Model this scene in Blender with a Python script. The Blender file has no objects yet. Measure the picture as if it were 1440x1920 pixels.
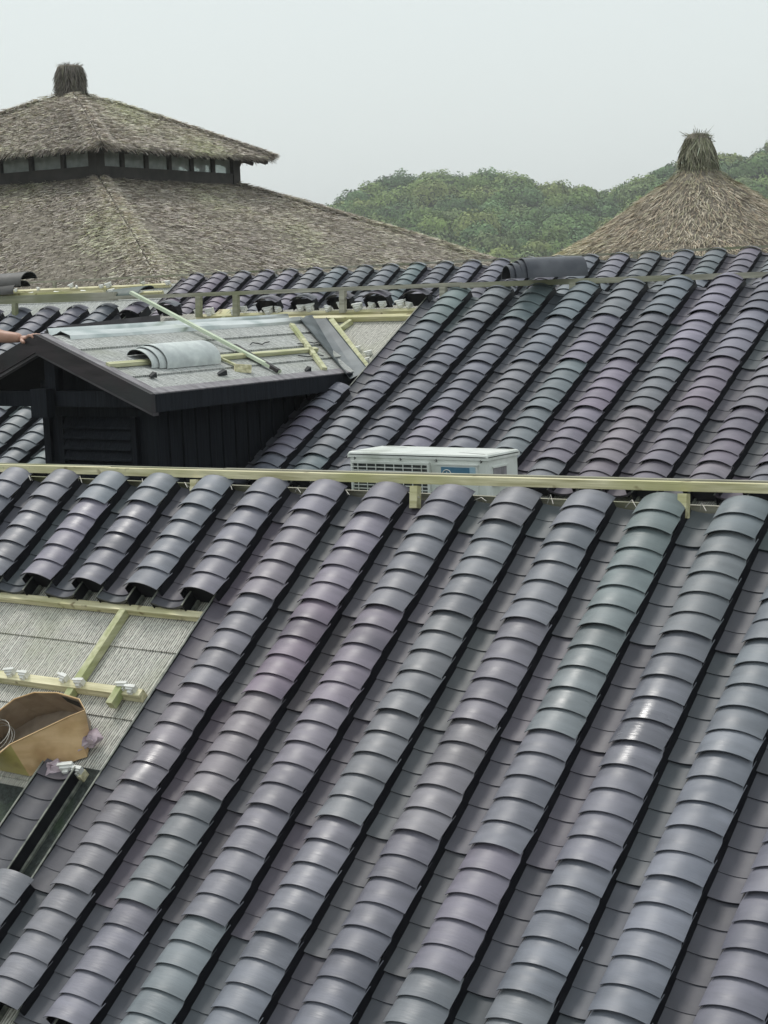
import bpy, math, random
import numpy as np
from mathutils import Matrix, Vector
R = math.radians
rng = np.random.default_rng(7)
random.seed(7)
SC = bpy.context.scene
COL = SC.collection

# ------------------------------------------------------------------ camera, sky, sun, exposure
CAMZ = 6.5                                   # eye height above the ground
cam_d = bpy.data.cameras.new("camera")
cam = bpy.data.objects.new("camera", cam_d); COL.objects.link(cam)
cx = Vector((0.81359, 0.58001, -0.04073)); cy = -Vector((0.04183, -0.12825, -0.99086)); cz = -Vector((-0.57993, 0.80445, -0.12861))
M = Matrix((cx, cy, cz)).transposed().to_4x4(); M.translation = Vector((0, 0, CAMZ))
cam.matrix_world = M
cam_d.sensor_fit = 'VERTICAL'; cam_d.sensor_height = 24.0; cam_d.lens = 24.0 * 3323.4 / 1920.0
cam_d.clip_start = 0.1; cam_d.clip_end = 3000
SC.camera = cam

SUN_AZ, SUN_EL = R(-78), R(60)               # azimuth from +Y towards +X
world = bpy.data.worlds.new("World"); SC.world = world; world.use_nodes = True
wn = world.node_tree; wn.nodes.clear()
out = wn.nodes.new("ShaderNodeOutputWorld"); bg = wn.nodes.new("ShaderNodeBackground")
sky = wn.nodes.new("ShaderNodeTexSky"); sky.sky_type = 'NISHITA'; sky.sun_disc = False
sky.sun_elevation = SUN_EL; sky.sun_rotation = SUN_AZ; sky.air_density = 1.5; sky.dust_density = 4.0
mixc = wn.nodes.new("ShaderNodeMix"); mixc.data_type = 'RGBA'; mixc.inputs[0].default_value = 0.88
mixc.inputs[7].default_value = (8.3, 9.0, 9.0, 1)   # the white overcast veil
wn.links.new(sky.outputs[0], mixc.inputs[6]); wn.links.new(mixc.outputs[2], bg.inputs[0])
bg.inputs[1].default_value = 0.10
wn.links.new(bg.outputs[0], out.inputs[0])
sl = bpy.data.lights.new("sun", 'SUN'); sl.energy = 1.5; sl.angle = R(14); sl.color = (1, 0.97, 0.92)
sun = bpy.data.objects.new("sun", sl); COL.objects.link(sun)
sd = Vector((math.sin(SUN_AZ) * math.cos(SUN_EL), math.cos(SUN_AZ) * math.cos(SUN_EL), math.sin(SUN_EL)))
sun.rotation_euler = sd.to_track_quat('Z', 'Y').to_euler(); sun.location = (0, 0, 60)
SC.view_settings.view_transform = 'Standard'; SC.view_settings.look = 'None'
SC.view_settings.exposure = 0.08; SC.view_settings.gamma = 1.0
SC.cycles.max_bounces = 6; SC.cycles.diffuse_bounces = 3; SC.cycles.volume_bounces = 0
SC.cycles.use_denoising = True

# ------------------------------------------------------------------ materials
def srgb(r, g, b):
    f = lambda v: (v / 255 / 12.92) if v / 255 <= .04045 else ((v / 255 + .055) / 1.055) ** 2.4
    return (f(r), f(g), f(b))
def new_mat(name):
    m = bpy.data.materials.new(name); m.use_nodes = True
    nt = m.node_tree; b = nt.nodes["Principled BSDF"]
    return m, nt, b
def N(nt, t, **kw):
    n = nt.nodes.new(t)
    for k, v in kw.items(): setattr(n, k, v)
    return n
def mat(name, c1, c2=None, scale=8, rough=.7, bump=0.0, bscale=None, stretch=(1, 1, 1), coord='Object', metal=0.0, detail=6, tint=False,
        spec=0.5, c3=None, scale3=1.5, dist=.01, lo=.35, hi=.65, rvar=0.0, gloss=None, knots=False):
    """Two colours mixed by noise, a slower third one over them, and a bump from a stretched noise."""
    m, nt, b = new_mat(name)
    L = nt.links
    b.inputs['Roughness'].default_value = rough; b.inputs['Metallic'].default_value = metal
    b.inputs['Specular IOR Level'].default_value = spec
    tc = N(nt, "ShaderNodeTexCoord"); mp = N(nt, "ShaderNodeMapping"); mp.inputs['Scale'].default_value = stretch
    L.new(tc.outputs[coord], mp.inputs[0])
    no = N(nt, "ShaderNodeTexNoise"); no.inputs['Scale'].default_value = scale; no.inputs['Detail'].default_value = detail
    L.new(mp.outputs[0], no.inputs['Vector'])
    mr = N(nt, "ShaderNodeMapRange"); mr.inputs[1].default_value = lo; mr.inputs[2].default_value = hi
    L.new(no.outputs[0], mr.inputs[0])
    mx = N(nt, "ShaderNodeMix", data_type='RGBA'); mx.inputs[6].default_value = (*c1, 1); mx.inputs[7].default_value = (*(c2 or c1), 1)
    L.new(mr.outputs[0], mx.inputs[0]); res = mx.outputs[2]
    if c3:
        n3 = N(nt, "ShaderNodeTexNoise"); n3.inputs['Scale'].default_value = scale3; n3.inputs['Detail'].default_value = 3
        L.new(tc.outputs[coord], n3.inputs['Vector'])
        m3 = N(nt, "ShaderNodeMapRange"); m3.inputs[1].default_value = .5; m3.inputs[2].default_value = .68
        L.new(n3.outputs[0], m3.inputs[0])
        x3 = N(nt, "ShaderNodeMix", data_type='RGBA'); x3.inputs[7].default_value = (*c3, 1)
        L.new(m3.outputs[0], x3.inputs[0]); L.new(res, x3.inputs[6]); res = x3.outputs[2]
    if knots:
        kn_ = N(nt, "ShaderNodeTexNoise"); kn_.inputs['Scale'].default_value = 13; kn_.inputs['Detail'].default_value = 2; L.new(tc.outputs['Object'], kn_.inputs['Vector'])
        km = N(nt, "ShaderNodeMapRange"); km.inputs[1].default_value = .66; km.inputs[2].default_value = .72; km.inputs[4].default_value = .75; L.new(kn_.outputs[0], km.inputs[0])
        kx = N(nt, "ShaderNodeMix", data_type='RGBA'); kx.inputs[7].default_value = (.16, .11, .05, 1); L.new(km.outputs[0], kx.inputs[0]); L.new(res, kx.inputs[6]); res = kx.outputs[2]
    if tint:
        at = N(nt, "ShaderNodeAttribute", attribute_name="tint")
        xt = N(nt, "ShaderNodeMix", data_type='RGBA', blend_type='MULTIPLY'); xt.inputs[0].default_value = 1
        L.new(res, xt.inputs[6]); L.new(at.outputs[0], xt.inputs[7]); res = xt.outputs[2]
    L.new(res, b.inputs['Base Color'])
    if rvar:
        rr = N(nt, "ShaderNodeMapRange"); rr.inputs[1].default_value = .3; rr.inputs[2].default_value = .7
        rr.inputs[3].default_value = rough - rvar; rr.inputs[4].default_value = rough + rvar
        L.new(no.outputs[0], rr.inputs[0]); L.new(rr.outputs[0], b.inputs['Roughness'])
    if gloss:                      # some stretches of the roof are shinier than others
        ng = N(nt, "ShaderNodeTexNoise"); ng.inputs['Scale'].default_value = gloss; ng.inputs['Detail'].default_value = 2
        L.new(tc.outputs['Object'], ng.inputs['Vector'])
        gr = N(nt, "ShaderNodeMapRange"); gr.inputs[1].default_value = .56; gr.inputs[2].default_value = .70; gr.inputs[3].default_value = 0; gr.inputs[4].default_value = .24
        L.new(ng.outputs[0], gr.inputs[0]); sb = N(nt, "ShaderNodeMath", operation='SUBTRACT')
        L.new(b.inputs['Roughness'].links[0].from_socket, sb.inputs[0]); L.new(gr.outputs[0], sb.inputs[1]); L.new(sb.outputs[0], b.inputs['Roughness'])
    if bump:
        nb = N(nt, "ShaderNodeTexNoise"); nb.inputs['Scale'].default_value = bscale or scale * 3; nb.inputs['Detail'].default_value = 4
        L.new(mp.outputs[0], nb.inputs['Vector'])
        bp = N(nt, "ShaderNodeBump"); bp.inputs['Strength'].default_value = bump; bp.inputs['Distance'].default_value = dist
        L.new(nb.outputs[0], bp.inputs['Height']); L.new(bp.outputs[0], b.inputs['Normal'])
    return m

MT = {}
# glazed resin tile: tint per panel, cross-ways brushed streaks, dusty roughness
MT['tile'] = mat('glazed tile', (.86, .86, .86), (1.1, 1.1, 1.1), scale=7, rough=.49, bump=.17, bscale=42, stretch=(.55, 3.4, 1), coord='UV', tint=True, dist=.006, rvar=.09, spec=.60, gloss=1.3,
                 c3=(.70, .72, .74), scale3=5.1)
MT['pan'] = mat('pan tile', (.88, .88, .88), (1.08, 1.08, 1.08), scale=6, rough=.50, spec=.42, bump=.10, bscale=24, stretch=(1.2, 1.6, 1), coord='UV', tint=True, dist=.005, rvar=.05,
                c3=(.78, .79, .81), scale3=4.1)
MT['rail'] = mat('black plastic and gap shade', (.006, .006, .009), (.012, .012, .016), scale=20, rough=.55, coord='UV', spec=.3)  # side rails; also the shade painted under cover edges and in row ends
MT['railgrey'] = mat('grimy grey plastic', (.08, .09, .08), (.24, .25, .21), scale=30, rough=.6, coord='UV')
MT['felt'] = mat('fibre underlay board', (.22, .215, .205), (.60, .59, .56), scale=22, rough=.9, bump=.7, bscale=22, stretch=(6.0, .8, 1), coord='UV', dist=.006, lo=.38, hi=.60,
                 c3=(.33, .35, .24), scale3=2.2, detail=3)
MT['felt_dark'] = mat('dark roofing membrane', (.010, .014, .012), (.035, .045, .040), scale=60, rough=.8, bump=.4, coord='UV', c3=(.03, .06, .02), scale3=5)
MT['felt_far'] = mat('weathered underlay board', (.20, .205, .19), (.56, .57, .53), scale=30, rough=.9, bump=.5, stretch=(1.2, .5, 1), coord='UV', c3=(.40, .42, .30), scale3=3)
MT['timber'] = mat('raw pine batten', (.46, .42, .24), (.86, .80, .55), scale=9, rough=.75, bump=.3, bscale=40, stretch=(.35, 6, 6), knots=True, c3=(.50, .48, .24), scale3=2.5, dist=.004)
MT['timber_y'] = mat('raw pine batten down slope', (.40, .40, .22), (.64, .63, .42), scale=9, rough=.75, bump=.3, bscale=40, stretch=(6, .35, 6), knots=True, c3=(.34, .38, .17), scale3=3, dist=.004)
MT['timber_grey'] = mat('weathered batten', (.27, .26, .21), (.46, .44, .36), scale=9, rough=.85, bump=.3, bscale=40, stretch=(.35, 6, 6), c3=(.22, .23, .13), scale3=1.2, dist=.004)
MT['brownwood'] = mat('dark stained timber', (.016, .012, .014), (.040, .030, .034), scale=7, rough=.6, bump=.25, bscale=30, stretch=(.6, 2, 3), dist=.004, c3=(.028, .030, .032), scale3=3)
MT['blackwood'] = mat('black stained boards', (.0045, .006, .010), (.010, .013, .019), scale=10, rough=.75, bump=.5, bscale=22, stretch=(4, 4, .25), dist=.01, spec=.25)
MT['soffit'] = mat('near-black soffit', (.004, .005, .007), (.009, .010, .012), scale=6, rough=.9, spec=.15)  # near-black on soffit sheets and rafters alike
MT['metal'] = mat('galvanised sheet', (.56, .60, .59), (.84, .86, .85), scale=5, rough=.34, bump=.12, stretch=(2, .5, 2), metal=.75, c3=(.44, .50, .49), scale3=4)
MT['valley'] = mat('grey valley sheet', (.075, .09, .10), (.15, .17, .18), scale=6, rough=.5, bump=.15, coord='UV', c3=(.19, .21, .215), scale3=3)
MT['verge'] = mat('grey weathered verge board', (.17, .155, .17), (.30, .285, .30), scale=9, rough=.7, bump=.3, stretch=(1, 3, 1), dist=.004)
MT['flash_dark'] = mat('dark flashing', (.05, .045, .05), (.11, .10, .11), scale=8, rough=.6, bump=.2)
MT['paletile'] = mat('pale dusty tile', (.52, .56, .55), (.68, .72, .70), scale=16, rough=.45, bump=.1, c3=(.45, .48, .48), scale3=7)
MT['bluetile'] = mat('blue grey tile', (.038, .042, .055), (.060, .065, .080), scale=9, rough=.35, bump=.1, c3=(.09, .095, .11), scale3=5)
MT['inner'] = mat('near-black tile underside', (.010, .010, .012), (.022, .022, .025), scale=9, rough=.8)  # near-black inner face, the same for every loose tile
MT['browntile'] = mat('brown grey tile', (.055, .050, .048), (.10, .095, .09), scale=9, rough=.5, bump=.1)
MT['greentile'] = mat('greenish tile', (.035, .060, .055), (.07, .10, .09), scale=9, rough=.5, bump=.1)
MT['clip'] = mat('white plastic clip', (.66, .66, .62), (.80, .80, .77), scale=20, rough=.5)
MT['acwhite'] = mat('white painted steel', (.68, .71, .67), (.76, .78, .74), scale=4, rough=.42, c3=(.55, .58, .52), scale3=6)
MT['acdark'] = mat('condenser shadow interior', (.03, .035, .035), (.07, .075, .07), scale=40, rough=.7)
MT['acblue'] = mat('blue label', (.06, .17, .27), (.09, .21, .31), scale=9, rough=.4)
MT['acpale'] = mat('pale blue label edge', (.32, .48, .58), (.38, .53, .62), scale=9, rough=.4)
MT['card'] = mat('corrugated cardboard', (.64, .43, .22), (.76, .54, .31), scale=6, rough=.85, bump=.3, bscale=60, stretch=(.8, 1, 5), c3=(.50, .31, .15), scale3=7, dist=.004)
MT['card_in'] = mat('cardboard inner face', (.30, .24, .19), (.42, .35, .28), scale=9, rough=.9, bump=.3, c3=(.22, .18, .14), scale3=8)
MT['tape'] = mat('yellow packing tape', (.46, .38, .12), (.58, .49, .20), scale=9, rough=.35, c3=(.36, .27, .10), scale3=9)
MT['thatch'] = mat('straw thatch', (.75, .75, .75), (1.15, 1.15, 1.15), scale=12, rough=.9, tint=True, spec=.15)
MT['thatch_base'] = mat('packed straw', (.13, .115, .095), (.27, .24, .20), scale=9, rough=.95, bump=.6, stretch=(1, 1, 3), spec=.1)
MT['postwood'] = mat('dark pavilion timber', (.022, .020, .018), (.045, .040, .036), scale=6, rough=.7, bump=.2)
MT['leaf'] = mat('broadleaf foliage', (.75, .75, .75), (1.2, 1.2, 1.2), scale=.6, rough=.75, tint=True, spec=.2)
MT['bark'] = mat('tree bark', (.05, .04, .03), (.09, .075, .06), scale=3, rough=.9)
MT['hill'] = mat('undergrowth soil', (.020, .030, .014), (.035, .048, .020), scale=.3, rough=1)
MT['ground'] = mat('trodden earth and grass', (.07, .075, .045), (.13, .12, .085), scale=.15, rough=.95, bump=.3, bscale=2, c3=(.05, .08, .03), scale3=.03)
MT['plaster'] = mat('grey plaster wall', (.32, .31, .29), (.42, .41, .38), scale=2, rough=.9, bump=.2, bscale=14)
MT['slab'] = mat('cement gutter slab', (.16, .16, .16), (.25, .25, .24), scale=5, rough=.85, bump=.2)
MT['skin'] = mat('tanned skin', (.40, .22, .16), (.50, .29, .22), scale=14, rough=.5, bump=.08)
MT['shirt'] = mat('dusty work shirt', (.06, .09, .14), (.09, .12, .18), scale=9, rough=.9, bump=.2)
MT['trouser'] = mat('grey work trousers', (.07, .07, .07), (.12, .12, .11), scale=9, rough=.9, bump=.2)
MT['hair'] = mat('black hair', (.008, .007, .007), (.02, .018, .016), scale=40, rough=.6)
MT['cloth'] = mat('crumpled pinkish rag', (.34, .26, .30), (.55, .46, .50), scale=20, rough=.9, bump=.3)
MT['wire'] = mat('tie wire', (.42, .40, .37), (.58, .56, .52), scale=30, rough=.45, metal=.4)
MT['blackbits'] = mat('dark rubber scrap', (.012, .014, .016), (.03, .032, .034), scale=9, rough=.7)
def glass_mat():
    m, nt, b = new_mat('sky-pale window glass')
    b.inputs['Base Color'].default_value = (.50, .56, .54, 1); b.inputs['Roughness'].default_value = .12  # pale grey body colour stands in for sky reflected in the panes
    tr = N(nt, "ShaderNodeBsdfTransparent"); tr.inputs[0].default_value = (.80, .86, .84, 1)
    no = N(nt, "ShaderNodeTexNoise"); no.inputs['Scale'].default_value = 3
    mr = N(nt, "ShaderNodeMapRange"); mr.inputs[3].default_value = .25; mr.inputs[4].default_value = .75
    nt.links.new(no.outputs[0], mr.inputs[0])
    mx = N(nt, "ShaderNodeMixShader"); nt.links.new(mr.outputs[0], mx.inputs[0])
    nt.links.new(tr.outputs[0], mx.inputs[1]); nt.links.new(b.outputs[0], mx.inputs[2])
    nt.links.new(mx.outputs[0], nt.nodes['Material Output'].inputs[0]); return m
MT['glass'] = glass_mat()

def felt_mat(dark=(.17, .165, .15, 1), light=(.66, .64, .585, 1), mossy=(.36, .38, .24, 1), dist=5.5):
    m, nt, b = new_mat('ribbed fibre underlay'); L = nt.links; b.inputs['Roughness'].default_value = .9; b.inputs['Specular IOR Level'].default_value = .2
    tc = N(nt, "ShaderNodeTexCoord"); mp = N(nt, "ShaderNodeMapping"); mp.inputs['Scale'].default_value = (1, .16, 1); L.new(tc.outputs['UV'], mp.inputs[0])
    w = N(nt, "ShaderNodeTexWave", wave_type='BANDS', bands_direction='X'); w.inputs['Scale'].default_value = 27; w.inputs['Distortion'].default_value = dist; w.inputs['Detail'].default_value = 3; w.inputs['Detail Scale'].default_value = 1.6
    L.new(mp.outputs[0], w.inputs['Vector'])
    n1 = N(nt, "ShaderNodeTexNoise"); n1.inputs['Scale'].default_value = 60; n1.inputs['Detail'].default_value = 3; L.new(tc.outputs['UV'], n1.inputs['Vector'])
    n2 = N(nt, "ShaderNodeTexNoise"); n2.inputs['Scale'].default_value = 2.4; n2.inputs['Detail'].default_value = 3; L.new(tc.outputs['UV'], n2.inputs['Vector'])
    ad = N(nt, "ShaderNodeMath", operation='MULTIPLY_ADD'); ad.inputs[1].default_value = .75; L.new(w.outputs['Fac'], ad.inputs[0]); L.new(n1.outputs[0], ad.inputs[2])
    mr = N(nt, "ShaderNodeMapRange"); mr.inputs[1].default_value = .45; mr.inputs[2].default_value = 1.1; L.new(ad.outputs[0], mr.inputs[0])
    mx = N(nt, "ShaderNodeMix", data_type='RGBA'); mx.inputs[6].default_value = dark; mx.inputs[7].default_value = light; L.new(mr.outputs[0], mx.inputs[0])
    m2 = N(nt, "ShaderNodeMapRange"); m2.inputs[1].default_value = .48; m2.inputs[2].default_value = .72; m2.inputs[4].default_value = .55; L.new(n2.outputs[0], m2.inputs[0])
    x2 = N(nt, "ShaderNodeMix", data_type='RGBA'); x2.inputs[7].default_value = mossy; L.new(m2.outputs[0], x2.inputs[0]); L.new(mx.outputs[2], x2.inputs[6]); L.new(x2.outputs[2], b.inputs['Base Color'])
    bp = N(nt, "ShaderNodeBump"); bp.inputs['Strength'].default_value = .6; bp.inputs['Distance'].default_value = .004; L.new(w.outputs['Fac'], bp.inputs['Height']); L.new(bp.outputs[0], b.inputs['Normal'])
    return m
MT['felt'] = felt_mat()
MT['felt_grey'] = felt_mat((.15, .155, .15, 1), (.60, .61, .59, 1), (.30, .31, .25, 1), 8.0)

# ------------------------------------------------------------------ mesh builder
class MB:
    """Collects quads (numpy grids, boxes) in world coordinates (camera at the origin, eye level z = 0)."""
    def __init__(s): s.v = []; s.f = []; s.uv = []; s.c = []; s.n = 0; s.sm = []; s.mi = []; s.mats = []
    def grid(s, P, uv=None, col=(1, 1, 1), smooth=True, mi=0, flip=False):
        P = np.asarray(P, float); m, n = P.shape[:2]
        s.v.append(P.reshape(-1, 3))
        s.uv.append((P[..., :2] if uv is None else np.asarray(uv, float)).reshape(-1, 2))
        s.c.append(np.tile(np.array(col, float), (m * n, 1)))
        i = np.arange(m * n).reshape(m, n) + s.n
        q = np.stack([i[:-1, :-1], i[:-1, 1:], i[1:, 1:], i[1:, :-1]], -1).reshape(-1, 4)
        if flip: q = q[:, ::-1]
        s.f.append(q); s.sm.append(np.full(len(q), smooth)); s.mi.append(np.full(len(q), mi)); s.n += m * n
    def quads(s, V, col=None, smooth=False, mi=0):       # V (k,4,3)
        V = np.asarray(V, float); k = len(V)
        s.v.append(V.reshape(-1, 3)); s.uv.append(V.reshape(-1, 3)[:, :2])
        s.c.append(np.repeat(np.ones((k, 3)) if col is None else col, 4, axis=0))
        s.f.append(np.arange(k * 4).reshape(k, 4) + s.n); s.sm.append(np.full(k, smooth)); s.mi.append(np.full(k, mi)); s.n += 4 * k
    def hexa(s, C, T=None, mi=0, col=(1, 1, 1)):         # C: 8 corners, bottom ring then top ring
        C = np.asarray(C, float); U = C[:, :2].copy()
        if T is not None: C = T(C)
        for a in ((0, 3, 2, 1), (4, 5, 6, 7), (0, 1, 5, 4), (1, 2, 6, 5), (2, 3, 7, 6), (3, 0, 4, 7)):
            s.v.append(C[list(a)]); s.uv.append(U[list(a)]); s.c.append(np.tile(np.array(col, float), (4, 1)))
            s.f.append(np.array([[0, 1, 2, 3]]) + s.n); s.sm.append(np.array([False])); s.mi.append(np.array([mi])); s.n += 4
    def box(s, x0, x1, y0, y1, z0, z1, T=None, mi=0):
        s.hexa([(x0, y0, z0), (x1, y0, z0), (x1, y1, z0), (x0, y1, z0), (x0, y0, z1), (x1, y0, z1), (x1, y1, z1), (x0, y1, z1)], T, mi)
    def bar(s, p, q, w, h, up=(0, 0, 1), T=None, mi=0):  # a timber from p to q, w across, h along up
        p, q, up = (np.array(a, float) for a in (p, q, up)); d = (q - p) / np.linalg.norm(q - p)
        side = np.cross(d, up); side /= np.linalg.norm(side); u = np.cross(side, d)
        a, b = side * w / 2, u * h / 2
        s.hexa([p - a - b, q - a - b, q + a - b, p + a - b, p - a + b, q - a + b, q + a + b, p + a + b], T, mi)
    def tube(s, pts, r, n=8, mi=0, T=None):
        pts = np.array(pts, float); rr = np.broadcast_to(np.array(r, float), (len(pts),)); rings = []
        up = np.array([0.13, 0.21, 1.0])
        for i, p in enumerate(pts):
            d = pts[min(i + 1, len(pts) - 1)] - pts[max(i - 1, 0)]; d /= np.linalg.norm(d) + 1e-9
            a = np.cross(d, up); a /= np.linalg.norm(a) + 1e-9; b = np.cross(d, a)
            t = np.linspace(0, 2 * math.pi, n + 1)
            rings.append(p + rr[i] * (np.cos(t)[:, None] * a + np.sin(t)[:, None] * b))
        G = np.array(rings)
        if T is not None: G = T(G.reshape(-1, 3)).reshape(G.shape)
        s.grid(G, mi=mi)
    def lathe(s, prof, c, n=32, mi=0, col=(1, 1, 1)):
        t = np.linspace(0, 2 * math.pi, n + 1)
        G = np.array([[(c[0] + r * math.cos(a), c[1] + r * math.sin(a), c[2] + z) for a in t] for r, z in prof]); s.grid(G, mi=mi, col=col)
    def build(s, name, mats, parent=None):
        V = np.concatenate(s.v) + np.array([0, 0, CAMZ]); F = np.concatenate(s.f)
        me = bpy.data.meshes.new(name)
        off = np.array(ORIG.get(parent.name, (0, 0, 0)) if parent else (0, 0, 0))
        if parent is None:                                # a thing that is one mesh: origin at its base
            off = np.array([(V[:, 0].min() + V[:, 0].max()) / 2, (V[:, 1].min() + V[:, 1].max()) / 2, V[:, 2].min()])
        V = V - off
        me.vertices.add(len(V)); me.vertices.foreach_set('co', V.astype(np.float32).ravel())
        me.loops.add(F.size); me.polygons.add(len(F))
        me.loops.foreach_set('vertex_index', F.astype(np.int32).ravel())
        me.polygons.foreach_set('loop_start', np.arange(0, F.size, 4, dtype=np.int32))
        me.polygons.foreach_set('loop_total', np.full(len(F), 4, dtype=np.int32))
        me.polygons.foreach_set('use_smooth', np.concatenate(s.sm)); me.polygons.foreach_set('material_index', np.concatenate(s.mi).astype(np.int32))
        uvl = me.uv_layers.new(name='UVMap'); uvl.data.foreach_set('uv', np.concatenate(s.uv)[F.ravel()].astype(np.float32).ravel())
        ca = me.color_attributes.new('tint', 'FLOAT_COLOR', 'POINT')
        c4 = np.concatenate([np.concatenate(s.c), np.ones((len(V), 1))], 1); ca.data.foreach_set('color', c4.astype(np.float32).ravel())
        me.update(calc_edges=True); me.validate()
        for m in (mats if isinstance(mats, (list, tuple)) else [mats]): me.materials.append(MT[m] if isinstance(m, str) else m)
        o = bpy.data.objects.new(name, me); COL.objects.link(o)
        if parent: o.parent = parent; ORIG[o.name] = ORIG.get(parent.name, (0, 0, 0))
        else: o.location = off; ORIG[o.name] = tuple(off)
        return o
ORIG = {}
def thing(name, loc, label, cat, group=None):
    o = bpy.data.objects.new(name, None); COL.objects.link(o); o.empty_display_size = .2
    o.location = (loc[0], loc[1], loc[2] + CAMZ); ORIG[o.name] = tuple(o.location)
    return tag(o, label, cat, group)
def tag(o, label=None, cat=None, group=None, kind=None):
    if label: o['label'] = label
    if cat: o['category'] = cat
    if group: o['group'] = group
    if kind: o['kind'] = kind
    return o

# ------------------------------------------------------------------ roof frames: local x along the ridge, y up the slope, z out of it
class Frame:
    def __init__(s, o, ex, up, n): s.o, s.B = np.array(o, float), np.array([ex, up, n], float)
    def __call__(s, P): return s.o + np.asarray(P, float) @ s.B
FA = Frame((-4.3963, 5.1623, -1.2351), (1, 0, 0), (0, .78316, .62182), (0, -.62182, .78316))
FB = Frame((-6.0671, 8.4855, -.5527), (.99989, -.0115, .00896), (.00531, .85981, .51059), (-.01357, -.51049, .85978))
FC = Frame((-12.1894, 13.739, .0759), (.99994, .01134, 0), (-.00968, .85331, .52131), (.00591, -.52127, .85337))
PITCH, CS = .30, .089186
COVX, COVA, COVH, RIM = .078, .094, .037, .053       # cover: centre offset, half width, height, rim level

PAL = np.array([(.150, .146, .170), (.142, .146, .164), (.136, .147, .160), (.156, .142, .170), (.147, .145, .160), (.150, .150, .160), (.132, .130, .150), (.134, .150, .156)]) * np.array([1.27, 1.27, 1.33])
def tint_field(x, y, seed):
    """slow drift of hue over the roof, from one batch of tiles to the next"""
    a = math.sin(x * 1.9 + seed) + math.sin(y * 2.3 + x * .8 + seed * 2.1); b = math.sin(x * 1.1 - y * 1.7 + seed * 3.3)
    return np.array([1 + .038 * a, 1 - .026 * a + .015 * b, 1 + .035 * b])
def cover_row(mb, F, r, c0, c1, lr, seed, scale=1.0):
    xc = r * PITCH + COVX; nseg = 14; th = np.linspace(0, math.pi, nseg + 1)
    wob = lr.normal(0, .0035)
    def ring(y, dz, t=0.0, dx=0.0, k=1.0):
        a, h = COVA * k - t, COVH * k - t
        x = -a * np.cos(th); Rr = (a * a + h * h) / (2 * h)      # a circular segment, not a half round
        return np.stack([xc + wob + dx + x, np.full(nseg + 1, y), RIM + dz + np.sqrt(np.maximum(Rr * Rr - x * x, 0)) - (Rr - h)], 1)
    ks = list(range(math.ceil(c0 + .05), math.floor(c1 + 1e-6) + 1))
    ends = [(k, k) for k in ks]
    if c1 - (ks[-1] if ks else c0) > .15: ends.append((c1, None))
    prev = c0; panel = None; pdx = 0
    for ce, k in ends:
        pk = math.floor((ce - .01) / 5)
        if panel != pk:
            panel = pk; base = PAL[lr.integers(len(PAL))] * (1 + lr.normal(0, .055)); u_ = lr.random()
            if u_ < .06: base = np.array([.158, .188, .200])
            elif u_ < .11: base = np.array([.190, .174, .216]); pdx = lr.normal(0, .0018)
        joint = (k is not None and k % 5 == 0) or ce == c1
        lift = (.0205 if joint else .0138) + lr.normal(0, .0007)
        y0 = -ce * CS + (lr.normal(0, .0012)); y1 = -prev * CS + .020
        x = r * PITCH; colr = base * tint_field(x, y0, seed) * (1 + lr.normal(0, .05))
        if lr.random() < .07: colr = colr * .85
        jx = pdx + lr.normal(0, .0011); ji = lr.normal(0, .0011)
        A = [ring(y1, -.0015, dx=jx), ring((y0 * .35 + y1 * .65), lift * .45, dx=jx), ring(y0, lift, dx=jx + ji)]
        P = np.array(A); UV = np.stack([P[..., 0] + r * 3.7, P[..., 1] + k * .013 if k else P[..., 1]], -1)
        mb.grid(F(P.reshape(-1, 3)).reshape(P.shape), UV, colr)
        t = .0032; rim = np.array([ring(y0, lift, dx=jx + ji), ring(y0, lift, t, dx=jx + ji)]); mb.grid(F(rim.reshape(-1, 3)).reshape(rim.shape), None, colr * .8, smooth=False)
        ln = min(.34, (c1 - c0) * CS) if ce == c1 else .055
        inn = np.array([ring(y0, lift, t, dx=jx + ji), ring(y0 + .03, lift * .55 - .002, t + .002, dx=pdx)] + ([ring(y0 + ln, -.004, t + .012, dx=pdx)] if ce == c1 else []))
        mb.grid(F(inn.reshape(-1, 3)).reshape(inn.shape), None, colr * .3)  # inside tinted far darker, painting the shade under the lip
        if ce == c1:        # dark plate added inside the row's open end, standing in for its shade
            mb.box(xc + wob - COVA + .006, xc + wob + COVA - .006, y0 + .035, y0 + .040, -.022, RIM + .012, F, mi=2)
        prev = ce
    for s_ in (-1, 1):      # near-black strip added under each edge, painting the shade of the open gap
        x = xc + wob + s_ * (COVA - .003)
        mb.box(x - .002, x + .002, -c1 * CS + .004, -c0 * CS, .0, RIM + .006, F, mi=2)
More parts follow.
